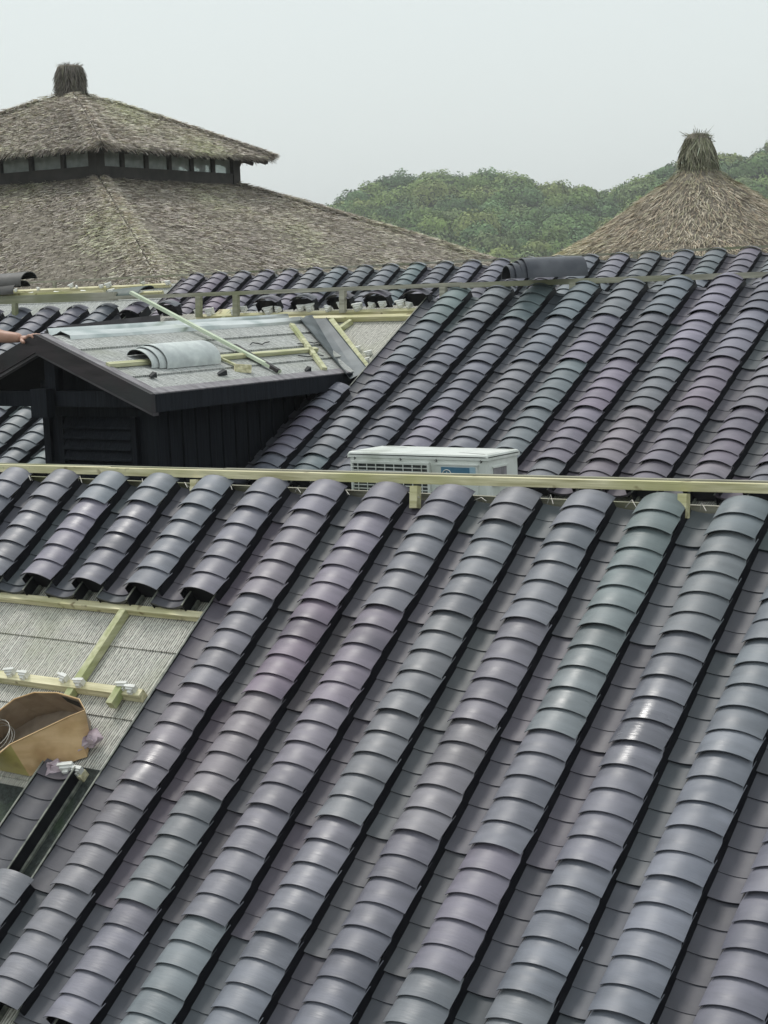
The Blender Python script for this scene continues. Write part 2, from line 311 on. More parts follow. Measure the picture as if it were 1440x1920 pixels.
def pan_row(mb, rails, F, r, c0, c1, lr, seed):
    """the channel left of cover row r, with its two black side rails"""
    xc = r * PITCH - .070; hw = .084; xs = np.linspace(-1, 1, 11)
    prof = .006 + .024 * np.abs(xs) ** 2.0
    ks = [k for k in range(math.ceil(c0 + .05), math.floor(c1) + 1)]; ends = [(k, k) for k in ks]
    if c1 - (ks[-1] if ks else c0) > .15: ends.append((c1, None))
    prev = c0; panel = None
    for ce, k in ends:
        pk = math.floor((ce - .01) / 5)
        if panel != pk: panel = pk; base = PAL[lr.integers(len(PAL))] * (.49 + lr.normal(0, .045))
        joint = (k is not None and k % 5 == 0) or ce == c1
        lift = .0105 if joint else .0042
        y0, y1 = -ce * CS, -prev * CS + (.02 if joint else 0)
        col = base * tint_field(r * PITCH, y0, seed) * (1 + lr.normal(0, .03))
        def row(y, dz): return np.stack([xc + xs * hw, np.full(11, y), prof + dz], 1)
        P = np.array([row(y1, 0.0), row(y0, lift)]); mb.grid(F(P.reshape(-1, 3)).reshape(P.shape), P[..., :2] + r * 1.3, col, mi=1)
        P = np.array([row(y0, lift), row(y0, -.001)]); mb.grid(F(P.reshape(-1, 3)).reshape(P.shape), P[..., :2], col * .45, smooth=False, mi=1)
        prev = ce
    for s in (-1, 1):
        x = xc + s * hw
        mb.box(x - .0022, x + .0022, -c1 * CS, -c0 * CS, -.026, .037, F, mi=2)
        mb.box(x - .0036, x + .0036, -c1 * CS, -c0 * CS, .0371, .0402, F, mi=3)
        mb.box(x + s * .0023, x + s * .0140, -c1 * CS, -c0 * CS, -.0262, -.012, F, mi=3)
def deck(mb, F, x0, x1, y0, y1, z=-.03, seams=(), step=.335, s0=0.0):
    ys = [y1]; y = s0
    while y > y0:
        if y < y1: ys.append(y)
        y -= step
    ys.append(y0)
    for a, b in zip(ys[:-1], ys[1:]):      # each board laps over the one below by a few millimetres
        n = max(2, int((x1 - x0) / .5)); X = np.linspace(x0, x1, n)
        P = np.array([np.stack([X, np.full(n, a), np.full(n, z - .006)], 1), np.stack([X, np.full(n, b), np.full(n, z)], 1), np.stack([X, np.full(n, b + .0005), np.full(n, z - .0065)], 1)])
        mb.grid(F(P.reshape(-1, 3)).reshape(P.shape), P[..., :2] + [[0, 0]], smooth=False)
def clip_mesh():
    m = MB(); m.box(-.017, .017, -.014, .014, .0, .022); m.box(-.025, .025, -.006, .006, .022, .027); m.box(-.012, .012, -.022, -.014, .0, .016)
    return m
def clip_at(parent, F, x, y, z, rz=0.0, big=1.0):
    c, s_ = math.cos(rz) * big, math.sin(rz) * big
    m = MB()
    def T(P):
        P = np.asarray(P, float); return F(np.stack([x + P[:, 0] * c - P[:, 1] * s_, y + P[:, 0] * s_ + P[:, 1] * c, z + P[:, 2] * big], 1))
    m.box(-.019, .019, -.012, .012, 0, .024, T); m.box(-.027, .027, -.005, .005, .024, .030, T); m.box(-.010, .010, -.021, -.012, 0, .015, T)
    return m.build('clip', 'clip', parent)

GZ = -CAMZ
# ================================================================== THE SETTING
m = MB(); xs = np.linspace(-700, 700, 30); P = np.array([[(x - 100, y + 150, GZ) for x in xs] for y in xs]); m.grid(P, flip=True)
g = m.build('ground', 'ground'); tag(g, kind='structure')

# ================================================================== HOUSE A, the near roof
ha = thing('tiled_house', (-4.4, 5.0, GZ), 'nearest house, big blue grey tiled slope with a bare patch of missing tiles lower left', 'house', 'tiled houses under repair')
mc = MB(); mp = mr = mc
for r in range(-11, 15):
    lr = np.random.default_rng(1000 + r); segs = [(-6.85, 20)] if r >= 0 else ([(-6.85, 0), (15, 20)])
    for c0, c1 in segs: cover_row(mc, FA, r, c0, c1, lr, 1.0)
    lr = np.random.default_rng(3000 + r)
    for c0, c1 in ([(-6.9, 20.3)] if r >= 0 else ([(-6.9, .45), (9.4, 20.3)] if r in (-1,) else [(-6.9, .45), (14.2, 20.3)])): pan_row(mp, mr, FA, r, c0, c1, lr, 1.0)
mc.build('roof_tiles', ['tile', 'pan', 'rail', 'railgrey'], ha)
m = MB(); deck(m, FA, -3.35, 4.5, -1.83, .655, s0=.112); m.build('underlay', 'felt', ha)
for x0, x1, y1 in ((-.352, -.165, -.80), (-.80, -.52, -.93)):
    m = MB(); m.box(x0, x1, -1.29, y1, -.029, -.022, FA); m.build('membrane', 'felt_dark', ha)
# battens in the bare patch
m = MB(); m.bar((-3.3, -.052, -.012), (-.165, -.048, -.012), .030, .030, (0, 0, 1), FA); m.build('batten', 'timber', ha)
m = MB(); m.bar((-.612, -.06, -.012), (-.600, -.52, -.012), .034, .034, (0, 0, 1), FA); m.build('batten', 'timber_y', ha)
m = MB(); m.bar((-3.3, -.470, -.010), (-.240, -.455, -.010), .036, .038, (0, 0, 1), FA); hb = m.build('batten', 'timber', ha)
m = MB(); m.bar((-.345, -.43, .010), (-.345, -.53, .006), .032, .036, (0, 0, 1), FA); m.build('batten', 'timber_y', ha)
m = MB(); m.bar((-.37, -.845, -.008), (-.265, -.843, -.008), .036, .034, (0, 0, 1), FA); b5 = m.build('batten', 'timber', ha)
for x, y, rz in ((-.955, -.447, .2), (-.872, -.452, .0), (-.655, -.440, -.2), (-.560, -.452, .1), (-.335, -.440, .15), (-.283, -.45, 0), (-1.2, -.45, .1), (-1.5, -.45, -.1)):
    clip_at(hb, FA, x, y, .009, rz)
clip_at(b5, FA, -.338, -.838, .009, .25, 1.25); clip_at(b5, FA, -.285, -.84, .009, .0)
# ridge rail on its posts
def rail_line(parent, pts, w, h, name, mname):
    m = MB()
    for a, b in zip(pts[:-1], pts[1:]): m.bar(a, b, w, h)
    return m.build(name, mname, parent)
zr = lambda x: -.786 + (x + 6.24) * .0095
rl = rail_line(ha, [(-9.0, 5.63, zr(-9.0)), (-5.55, 5.628, zr(-5.55) + .001)], .034, .033, 'ridge_rail', 'timber')
m = MB(); m.bar((-5.549, 5.627, zr(-5.55) - .001), (0.2, 5.63, zr(.2)), .034, .032); m.build('ridge_rail', 'timber', ha)
m = MB(); m.bar((-9.0, 5.665, zr(-9) + .010), (-4.9, 5.66, zr(-4.9) + .008), .024, .022); m.bar((-4.898, 5.662, zr(-4.9) + .010), (.2, 5.664, zr(.2) + .009), .024, .022); m.build('ridge_batten', 'timber_grey', ha)
for x in (-7.9, -6.4, -5.02, -3.885, -2.745, -1.6):
    m = MB(); z = zr(x) - .024; m.bar((x, 5.605, z), (x + .004, 5.590, z - .085), .034, .030, (0, 1, 0)); m.build('rail_post', 'timber', ha)
m = MB(); m.bar((-9.0, 5.69, -.852), (.2, 5.69, -.852), .022, .05); m.build('ridge_board', 'timber_grey', ha)
# little bent tie wires and slips of mortar where channels end at the ridge
for i in range(-9, 9):
    lr = np.random.default_rng(500 + i); m = MB(); x = i * PITCH - .075 + lr.normal(0, .03)
    m.tube([(x - .02 + .02 * lr.normal(), .60, .035), (x - .012, .605 + .01 * lr.normal(), .055 + .01 * lr.random()), (x + .01, .585, .05)], .0016, 5, T=FA)
    m.build('tie_wire', 'wire', ha)
# far side of the roof, the gutter slab behind it, and walls down to the ground
def quad_slab(mb, pts, t):
    pts = np.array(pts, float); mb.hexa(np.concatenate([pts - [0, 0, t], pts]))
m = MB(); quad_slab(m, [(-7.8, 5.69, -.86), (-7.8, 6.42, -1.42), (.1, 6.42, -1.42), (.1, 5.69, -.86)], .04); m.build('back_slope', 'felt_dark', ha)
m = MB(); e = FA((0, -1.80, 0)); quad_slab(m, [(-7.75, e[1] + .5, e[2] + .26), (-7.75, e[1] + .53, e[2] + .26), (.05, e[1] + .53, e[2] + .26), (.05, e[1] + .5, e[2] + .26)], 3.9)
for x0, x1 in ((-7.75, -7.6), (-.1, .05)):
    ys2 = [e[1] + .53, 5.60, 6.38]; zt = [e[2] + .25, -.95, -1.5]
    for k in (0, 1): m.hexa([(x0, ys2[k], GZ), (x1, ys2[k], GZ), (x1, ys2[k + 1], GZ), (x0, ys2[k + 1], GZ), (x0, ys2[k], zt[k]), (x1, ys2[k], zt[k]), (x1, ys2[k + 1], zt[k + 1]), (x0, ys2[k + 1], zt[k + 1])])
m.box(-7.75, .05, 6.3, 6.40, GZ, -1.5); m.build('wall', 'plaster', ha)
m = MB(); a = FA((0, -1.83, -.05)); m.box(-7.8, .1, a[1], a[1] + .03, a[2] - .14, a[2]); m.build('eaves_board', 'brownwood', ha)

# ================================================================== HOUSE B, the middle roof with the dormer
hb_ = thing('tiled_house', (-5.5, 8.5, GZ), 'middle house behind the near ridge, its tiled slope broken by a black gabled dormer', 'house', 'tiled houses under repair')
mc = MB(); mp = mr = mc
TOPB = -9.35
for r in range(-20, 16):
    lr = np.random.default_rng(5000 + r)
    if r >= 0 or r <= -10: segs = [(TOPB, 12)]
    elif r == -9: segs = [(TOPB, -8), (-3, 12)]
    elif r == -8: segs = [(TOPB, -8.8), (-1, 12)]
    elif r == -7: segs = [(0, 12)]
    elif r == -6: segs = []
    elif r == -1: segs = [(TOPB, -8.75), (2.2, 12)]
    else: segs = [(TOPB, -8.75)]
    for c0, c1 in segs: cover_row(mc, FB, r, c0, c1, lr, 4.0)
    lr = np.random.default_rng(7000 + r)
    if r >= 0 or r <= -9: ps = [(TOPB, 12)]
    elif r in (-8, -7): ps = [(-1, 12)]
    elif r == -1: ps = [(1.6, 12)]
    elif r == -2: ps = [(3.0, 12)]
    else: ps = []
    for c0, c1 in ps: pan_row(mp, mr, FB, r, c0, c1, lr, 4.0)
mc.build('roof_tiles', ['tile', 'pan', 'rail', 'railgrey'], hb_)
m = MB(); deck(m, FB, -6.1, 4.9, -1.10, .86, s0=.19, step=.20); m.build('underlay', 'felt', hb_)
# ridge rail: thick pale timbers at the left, a thin grey one to the right
m = MB(); m.bar((-12.5, 9.16, -.012), (-8.86, 9.16, -.022), .045, .060); m.build('ridge_rail', 'timber_grey', hb_)
m = MB(); m.bar((-12.5, 9.19, .028), (-9.0, 9.19, .014), .04, .020); m.build('ridge_batten', 'timber', hb_)
m = MB(); m.bar((-8.90, 9.15, -.034), (-5.95, 9.15, -.034), .030, .026); m.build('ridge_rail', 'timber_grey', hb_)
m = MB(); m.bar((-5.949, 9.152, -.040), (-1.0, 9.15, -.052), .032, .032); m.build('ridge_rail', 'timber_grey', hb_)
for x in (-9.85, -8.05, -7.72, -6.83, -6.06, -5.15, -3.9):
    m = MB(); m.bar((x, 9.125, -.045), (x, 9.115, -.185), .040, .03, (0, 1, 0)); m.build('rail_post', 'timber_grey', hb_)
# battens and clips in the bare patch beneath the ridge
ba = []
for (x0, y0, x1, y1) in ((-2.05, .765, -.20, .735), (-1.45, .700, -.20, .672)):
    m = MB(); m.bar((x0, y0, -.012), (x1, y1, -.012), .030, .034, (0, 0, 1), FB); ba.append(m.build('batten', 'timber', hb_))
for i, x in enumerate((-2.02, -1.93, -1.70, -1.62, -1.40, -1.33, -1.12, -1.06, -.90, -.80, -.66, -.56, -.46, -.33, -.26)):
    clip_at(ba[0], FB, x, .765 + (.012 if i % 2 else -.004), .008 + .014 * (i % 3 == 0), .3 * math.sin(i * 2.1), 1.1 + .3 * (i % 3 == 1))
m = MB(); m.bar((-.82, .655, -.008), (-.175, .085, -.008), .034, .034, (0, 0, 1), FB); m.build('batten', 'timber_y', hb_)
m = MB(); m.bar((-.66, .65, -.014), (-.70, .55, -.014), .03, .03, (0, 0, 1), FB); m.build('batten', 'timber_y', hb_)
m = MB(); m.bar((-1.78, .90, -.012), (-1.80, .60, -.012), .03, .03, (0, 0, 1), FB); m.build('batten', 'timber_y', hb_)
m = MB(); m.box(-1.92, -1.76, .66, .86, -.022, -.010, FB); m.build('packing_board', 'timber', hb_)
for x, y in ((-.42, .33), (-.27, .20), (-.30, .28)): clip_at(hb_, FB, x, y, -.028, .4)
# back slope, gutter slab, walls
m = MB(); quad_slab(m, [(-12.1, 9.26, -.17), (-12.1, 10.9, -1.10), (-1.2, 10.9, -1.10), (-1.2, 9.26, -.17)], .04); m.build('back_slope', 'felt_dark', hb_)
m = MB(); m.box(-12.0, -1.3, 6.42, 7.85, -1.50, -1.44); m.build('gutter_slab', 'slab', hb_)
m = MB(); m.box(-12.0, -1.3, 7.7, 7.84, GZ, -1.502); m.box(-12.0, -1.3, 10.7, 10.84, GZ, -1.1); m.box(-12.0, -11.86, 7.84, 10.7, GZ, -1.1); m.box(-1.44, -1.3, 7.84, 10.7, GZ, -1.1); m.build('wall', 'plaster', hb_)

# ---- dormer
RX, RZ_, EX, EZ, LX, LZ = -7.105, -.222, -6.30, -.535, -7.92, -.540
YF = 6.735
m = MB()      # walls: board cladding with real battens on the side wall
m.hexa([(-7.335, 6.98, -1.7), (-6.50, 6.98, -1.7), (-6.50, 9.0, -1.7), (-7.335, 9.0, -1.7), (-7.335, 6.98, -.46), (-6.50, 6.98, -.48), (-6.50, 9.0, -.48), (-7.335, 9.0, -.46)])
m.hexa([(-7.335, 6.98, -.46), (-6.50, 6.98, -.48), (-6.50, 7.1, -.48), (-7.335, 7.1, -.46), (-7.30, 6.98, -.35), (-6.9, 6.98, -.35), (-6.9, 7.1, -.35), (-7.30, 7.1, -.35)])
y = 7.06
while y < 8.5: m.box(-6.5, -6.488, y, y + .035, -1.7, -.50); y += .11
dm = m.build('dormer', 'blackwood', hb_)
m = MB()      # corner posts
for x in (-7.345, -6.535): m.box(x, x + .05, 6.955, 7.0, -1.7, -.47)
m.box(-7.295, -6.535, 6.958, 6.982, -.665, -.615); m.box(-7.295, -6.535, 6.958, 6.982, -.965, -.925); m.build('corner_post', 'blackwood', dm)
m = MB()      # louvre vent
m.box(-7.215, -7.18, 6.945, 6.98, -.925, -.665); m.box(-6.665, -6.63, 6.945, 6.98, -.925, -.665)
for i in range(4):
    z = -.712 - i * .058
    m.hexa([(-7.18, 6.938, z - .020), (-6.665, 6.938, z - .020), (-6.665, 6.972, z + .030), (-7.18, 6.972, z + .030), (-7.18, 6.942, z - .008), (-6.665, 6.942, z - .008), (-6.665, 6.976, z + .042), (-7.18, 6.976, z + .042)])
m.build('louvre', 'blackwood', dm)
# roof slabs: right slope meets the big roof in a valley
def bq(x, yslope):   # y where the dormer roof of height z at x meets roof B (plane through FB, z=-.03)
    return yslope
def slope_z(x): return RZ_ + (EZ - RZ_) * (x - RX) / (EX - RX) if x > RX else RZ_ + (LZ - RZ_) * (x - RX) / (LX - RX)
def yB(x, z):        # on roof B's deck plane
    n = FB.B[2]; o = FB((0, 0, -.03)); return o[1] - ((x - o[0]) * n[0] + (z - o[2]) * n[2]) / n[1]
for side, (ex, ez) in (('r', (EX, EZ)), ('l', (LX, LZ))):
    m = MB(); xs_ = np.linspace(RX, ex, 9); seg = []
    ys_e = [yB(x, slope_z(x)) + .02 for x in xs_]
    top = np.array([[(x, YF + .03, slope_z(x)) for x in xs_], [(x, y, slope_z(x)) for x, y in zip(xs_, ys_e)]])
    m.grid(top, None, smooth=False, flip=(side == 'r')); 
    uvfix = m.uv[-1]; m.uv[-1] = np.stack([uvfix[:, 1], uvfix[:, 0] * 1.08], 1)
    d = m.build('slope_boards', 'felt_far' if side == 'r' else 'flash_dark', dm)
    m = MB(); m.grid(top - [0, 0, .028], None, smooth=False, flip=(side == 'l')); m.build('soffit', 'soffit', dm)
# lapped boards on the right slope, with dark seams between them
sx = np.array([EX - RX, 0, EZ - RZ_]); SL = np.linalg.norm(sx); sx /= SL; sn = np.array([-sx[2], 0, sx[0]])
class FD_:    # dormer slope frame: x along the dormer ridge (into the roof), y up towards the ridge, z out
    def __call__(s, P):
        P = np.asarray(P, float); return np.array([EX, YF, EZ]) + P[:, :1] * np.array([0, 1, 0]) - P[:, 1:2] * sx + P[:, 2:3] * sn
FD = FD_()
def yend(u): x = EX - u * sx[0]; return yB(x, slope_z(x)) - YF
for i, (u0, u1) in enumerate(((.0, .235), (.228, .44), (.433, .64), (.633, .86))):
    m = MB(); a, b = .10 if i == 0 else .11, .0
    x1, x2 = yend(u0) - .02, yend(u1) - .02; t0, t1 = .016, .006
    P = np.array([[(.06, u1, t1), (x2, u1, t1)], [(.06, u0, t0), (x1, u0, t0)], [(.06, u0, .001), (x1, u0, .001)]])
    m.grid(FD(P.reshape(-1, 3)).reshape(P.shape), P[..., :2] + [i * .37, 0], smooth=False)
    o = m.build('shingle_course', 'felt_grey', dm)
m = MB(); m.hexa([(-.0, -.004, .0), (.062, -.004, .0), (.062, .86, .0), (0, .86, .0), (0, -.004, .022), (.062, -.004, .022), (.062, .86, .022), (0, .86, .022)], FD); m.build('verge_board', 'verge', dm)
m = MB(); m.box(0.0, 1.70, -.012, .055, .0, .020, FD); m.build('eaves_board', 'verge', dm)
m = MB(); m.box(EX - .004, EX + .022, YF, 8.45, EZ - .085, EZ + .008); m.build('fascia', 'blackwood', dm)
m = MB(); m.box(LX - .022, LX + .004, YF, 8.35, LZ - .085, LZ + .008); m.build('fascia', 'blackwood', dm)
def barge(dx0, z_off, h, y0, y1, name, mname, inset=0.0):
    for (ex, ez) in ((EX + .022, EZ - .008), (LX - .022, LZ - .008)):
        s_ = 1 if ex > RX else -1; e_x = ex - s_ * inset; e_z = RZ_ + (ez - RZ_) * (e_x - RX) / (ex - RX)
        m = MB(); zt, zb = z_off, z_off - h
        c = [(RX, y0, RZ_ + zb), (e_x, y0, e_z + zb), (e_x, y1, e_z + zb), (RX, y1, RZ_ + zb), (RX, y0, RZ_ + zt), (e_x, y0, e_z + zt), (e_x, y1, e_z + zt), (RX, y1, RZ_ + zt)]
        m.hexa(c); m.build(name, mname, dm)
barge(0, .020, .098, YF - .030, YF, 'barge_board', 'brownwood')
barge(0, -.078, .016, YF - .020, YF + .02, 'barge_trim', 'flash_dark')
m = MB(); m.box(-7.9, -6.42, 6.80, 6.86, -.60, -.515); m.build('tie_beam', 'blackwood', dm)
m = MB(); m.box(-7.205, -7.08, 6.74, 6.80, -.655, -.50); m.box(RX - .04, RX + .04, 6.80, 6.86, -.60, -.30); m.build('king_post', 'blackwood', dm)
for yy in np.arange(7.15, 8.4, .30):
    m = MB(); z0 = slope_z(-6.5) - .03; m.bar((-6.52, yy, z0 - .02), (EX - .03, yy, EZ - .05), .04, .05); m.build('rafter', 'soffit', dm)
# ridge sheet: folded galvanised channel lying along the dormer ridge
prof = [(-7.225, -.262), (-7.216, -.186), (-7.205, -.178), (-7.198, -.190), (-7.190, -.224), (-7.135, -.212), (-7.105, -.198), (-7.035, -.220), (-7.028, -.252)]
m = MB(); n = 14; ysr = np.linspace(6.90, 9.02, n)
P = np.array([[(x, y, z + .004 * math.sin(y * 5 + x * 9) * (i > 3)) for y in ysr] for i, (x, z) in enumerate(prof)]); m.grid(P, smooth=False); 
m.grid(P - [0, 0, .004], smooth=False, flip=True); m.build('ridge_flashing', 'metal', dm)
m = MB(); m.hexa([(-7.44, 7.10, -.25), (-7.33, 7.10, -.22), (-7.33, 7.95, -.20), (-7.44, 7.95, -.24), (-7.44, 7.10, -.20), (-7.33, 7.10, -.172), (-7.33, 7.95, -.140), (-7.44, 7.95, -.18)]); m.build('ridge_flashing', 'flash_dark', dm)
# valley sheet, folded: one wing on the dormer slope, one on the big roof
L0, L1 = FD([(2.20, .80, .030)])[0], FD([(1.60, -.055, .030)])[0]; R0, R1 = FB([(-.865, .665, .004)])[0], FB([(-.140, .035, .022)])[0]
V0 = np.array([RX, yB(RX, RZ_) + .02, RZ_ + .008]); V1 = FB([(-.205, -.100, .010)])[0]; V0[2] += .030; V1 = V1 + [0, 0, .028]
m = MB(); P = []
for t in np.linspace(0, 1, 14):
    l, v, r_ = L0 * (1 - t) + L1 * t, V0 * (1 - t) + V1 * t, R0 * (1 - t) + R1 * t; bow = np.array([0, 0, .003 * math.sin(t * 8)])
    P.append([l + [0, 0, .012], l, l * .5 + v * .5 + bow + [0, 0, .006], v * .8 + l * .1 + r_ * .1, v * .5 + r_ * .5 + bow, r_, r_ + [0, 0, .012]])
P = np.array(P); m.grid(P, P[..., :2], smooth=False); m.build('valley_flashing', 'valley', hb_)
# battens on the dormer slope
bat = []
for (u, x0, x1) in ((.375, .04, .40), (.345, .83, 1.80)):
    m = MB(); m.bar((x0, u, .026), (x1, u - .006, .026), .030, .022, (0, 0, 1), FD); bat.append(m.build('batten', 'timber_y', dm))
m = MB(); m.bar((2.04, .74, .026), (1.52, .05, .026), .030, .022, (0, 0, 1), FD); m.build('batten', 'timber_y', dm)
m = MB(); m.bar((1.194, .483, .030), (1.115, .073, .034), .026, .02, (0, 0, 1), FD); m.build('batten', 'brownwood', dm)
for x, u in ((1.35, .50), (1.55, .26), (1.75, .45)):   # fallen fibres and slips on the boards
    m = MB(); pts = [(x + .05 * k, u + .02 * math.sin(k * 2.3 + x * 9), .024) for k in range(5)]; m.tube(FD(pts), .0035, 5); m.build('scrap', 'blackbits', dm)

# ================================================================== HOUSE C, the far roof
hc = thing('tiled_house', (-6, 14, GZ), 'farthest tiled house, only a strip of its slope showing above the middle ridge', 'house', 'tiled houses under repair')
mc = MB(); mp = mr = mc
for r in range(0, 30):
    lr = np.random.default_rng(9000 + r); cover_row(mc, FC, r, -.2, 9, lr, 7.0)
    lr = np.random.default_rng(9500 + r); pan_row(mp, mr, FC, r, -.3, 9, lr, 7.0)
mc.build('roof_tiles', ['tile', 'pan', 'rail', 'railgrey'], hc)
m = MB(); deck(m, FC, -6.0, 9.3, -.85, .05, s0=.0, step=.25); m.build('underlay', 'felt_grey', hc)
m = MB(); m.bar((-16.5, 13.86, .150), (-5.98, 13.86, .162), .02, .020); m.bar((-5.979, 13.86, .164), (-2, 13.86, .168), .02, .018); m.build('ridge_rail', 'timber_grey', hc)
for x in (-14.3, -13.0, -11.2, -9.1, -7.2, -4.6):
    m = MB(); m.bar((x, 13.85, .15), (x, 13.84, .02), .035, .03, (0, 1, 0)); m.build('rail_post', 'timber_grey', hc)
m = MB(); m.bar((-4.6, -.02, -.01), (-.3, -.02, -.01), .03, .035, (0, 0, 1), FC); cb = m.build('batten', 'timber', hc)
for i in range(16):
    if i % 5 != 3: clip_at(cb, FC, -3.9 + i * .235 + .07 * math.sin(i * 3), -.015 + .02 * math.sin(i * 5), .008, .9 * math.sin(i * 2.3), 1.15 + .3 * math.sin(i * 1.7))
m = MB(); m.bar((-4.6, -.16, -.01), (-.3, -.16, -.01), .03, .035, (0, 0, 1), FC); cb = m.build('batten', 'timber', hc)
for i in range(9): clip_at(cb, FC, -3.8 + i * .40, -.155, .008, .3 * math.sin(i * 2), 1.5)
m = MB(); quad_slab(m, [(-18.1, 13.9, .06), (-18.1, 15.6, -1.0), (-2.9, 15.6, -1.0), (-2.9, 13.9, .06)], .04); m.build('back_slope', 'felt_dark', hc)
m = MB(); m.box(-18, -3, 13.1, 13.24, GZ, -.5); m.box(-18, -3, 15.3, 15.44, GZ, -.9); m.box(-18, -17.86, 13.24, 15.3, GZ, -.5); m.box(-3.14, -3, 13.24, 15.3, GZ, -.5); m.build('wall', 'plaster', hc)

# ================================================================== LOOSE THINGS ON THE ROOFS
def loose_tile(name, c, ax, up, L_, a, h, t, mats, label, group, ribs=0):
    """one curved cover tile: c centre of its base, ax its long direction"""
    c, ax, up = (np.array(v, float) for v in (c, ax, up)); ax /= np.linalg.norm(ax); si = np.cross(ax, up); si /= np.linalg.norm(si); up = np.cross(si, ax)
    th = np.linspace(0, math.pi, 17)
    def ring(s, aa, hh, dz=0): return np.array([c + ax * s + si * (-aa * math.cos(q)) + up * (dz + hh * math.sin(q) ** .9) for q in th])
    ss = np.linspace(-L_ / 2, L_ / 2, 3 + ribs); m = MB()
    m.grid(np.array([ring(s, a, h) for s in ss]), mi=0, flip=False)
    m.grid(np.array([ring(s, a - t, h - t) for s in ss]), mi=1, flip=True)
    for s in (-L_ / 2, L_ / 2): m.grid(np.array([ring(s, a, h), ring(s, a - t, h - t)]), smooth=False, mi=0)
    for e in (0, -1):
        m.grid(np.array([[ring(s, a, h)[e] for s in ss], [ring(s, a - t, h - t)[e] for s in ss]]), smooth=False, mi=0)
    o = m.build(name, mats, None); tag(o, label, 'roof tile', group); return o
# three nested pale tiles on the dormer slope
def fd(x, u, z): return FD([(x, u, z)])[0]
for i, (lab, mm) in enumerate((('white dusty roof tile on top of the nested pile on the dormer slope', 'paletile'),
                               ('middle roof tile of the nested pile on the dormer, only its thin end rim showing', 'paletile'),
                               ('lowest roof tile of the nested pile on the dormer, lying on the boards', 'paletile'))):
    k = 2 - i
    loose_tile('loose_tile', fd(.625 - .048 * i, .395 + .003 * i, .018), (0, 1, 0), sn, .44, .118 - .010 * i, .086 - .012 * i, .004, [mm, 'inner'], lab, 'loose cover tiles piled on the roofs')
# four blue grey tiles at the middle ridge
for i in range(4):
    k = 3 - i
    lab = ('smooth blue grey roof tile on top of the pile at the middle ridge', 'second tile from the top of the dark pile at the middle ridge', 'third tile from the top of the dark pile at the middle ridge', 'bottom tile of the dark pile at the middle ridge')[i]
    loose_tile('loose_tile', (-5.30 - .020 * i, 9.13 - .026 * i + .006 * (i % 2), -.012), (.64, .77 - .03 * (i % 2), .0), (0, 0, 1), .37, .118 - .009 * i, .118 - .013 * i, .005, ['bluetile', 'inner'], lab, 'loose cover tiles piled on the roofs')
# two brown ones at the far left, and a greenish one beside them
loose_tile('loose_tile', (-10.05, 9.22, .100), (1, .05, .03), (0, -.3, 1), .50, .095, .075, .006, ['browntile', 'inner'], 'brown roof tile lying on the ridge timbers at the left edge', 'loose cover tiles piled on the roofs')
loose_tile('loose_tile', (-10.10, 9.20, .045), (1, .02, .02), (0, -.3, 1), .50, .095, .07, .006, ['browntile', 'inner'], 'dark brown roof tile directly beneath another at the left edge', 'loose cover tiles piled on the roofs')
loose_tile('loose_tile', (-8.80, 9.25, -.015), (1, .0, .05), (0, -.3, 1), .30, .095, .045, .006, ['greentile', 'inner'], 'dark greenish roof tile beside the upper end of the loose pale batten', 'loose cover tiles piled on the roofs')
# the long loose batten and the block
MT['palebatten'] = mat('pale planed batten', (.52, .60, .44), (.66, .72, .56), scale=8, rough=.6, bump=.1)
p0 = np.array([-7.496, 7.883, .0]); p1 = np.array([-6.355, 7.862, -.481])
m = MB(); m.bar(p0, p1, .026, .018); tag(m.build('loose_batten', 'palebatten'), 'long pale loose batten leaning slantwise across the dormer roof up to the ridge', 'batten')
m = MB(); q = fd(.916, .175, .03); m.bar(q + [-.03, -.035, 0], q + [.03, .035, -.01], .05, .045); tag(m.build('timber_block', 'timber'), 'short pale timber offcut lying near the foot of the loose batten', 'offcut')
m = MB(); m.bar(fd(.898, .407, .028), fd(.905, .21, .028), .018, .012); tag(m.build('timber_offcut', 'timber_y'), 'thin short strip of wood pointing at the timber offcut on the dormer', 'offcut')
for (x, u, lx, lab) in ((.20, .20, .045, 'small black scrap left of the tile pile foot on the dormer boards'), (.70, .145, .07, 'black wedge shaped scrap below the pale tile pile'), (1.384, .075, .04, 'small black upright scrap near the dormer eave beside the valley')):
    m = MB(); m.hexa([(x - lx / 2, u - .012, .016), (x + lx / 2, u - .02, .016), (x + lx / 2, u + .02, .016), (x - lx / 3, u + .008, .016), (x - lx / 2, u - .01, .022), (x + lx / 3, u - .015, .045), (x + lx / 3, u + .015, .04), (x - lx / 3, u + .006, .026)], FD)
    tag(m.build('rubber_scrap', 'blackbits'), lab, 'scrap')

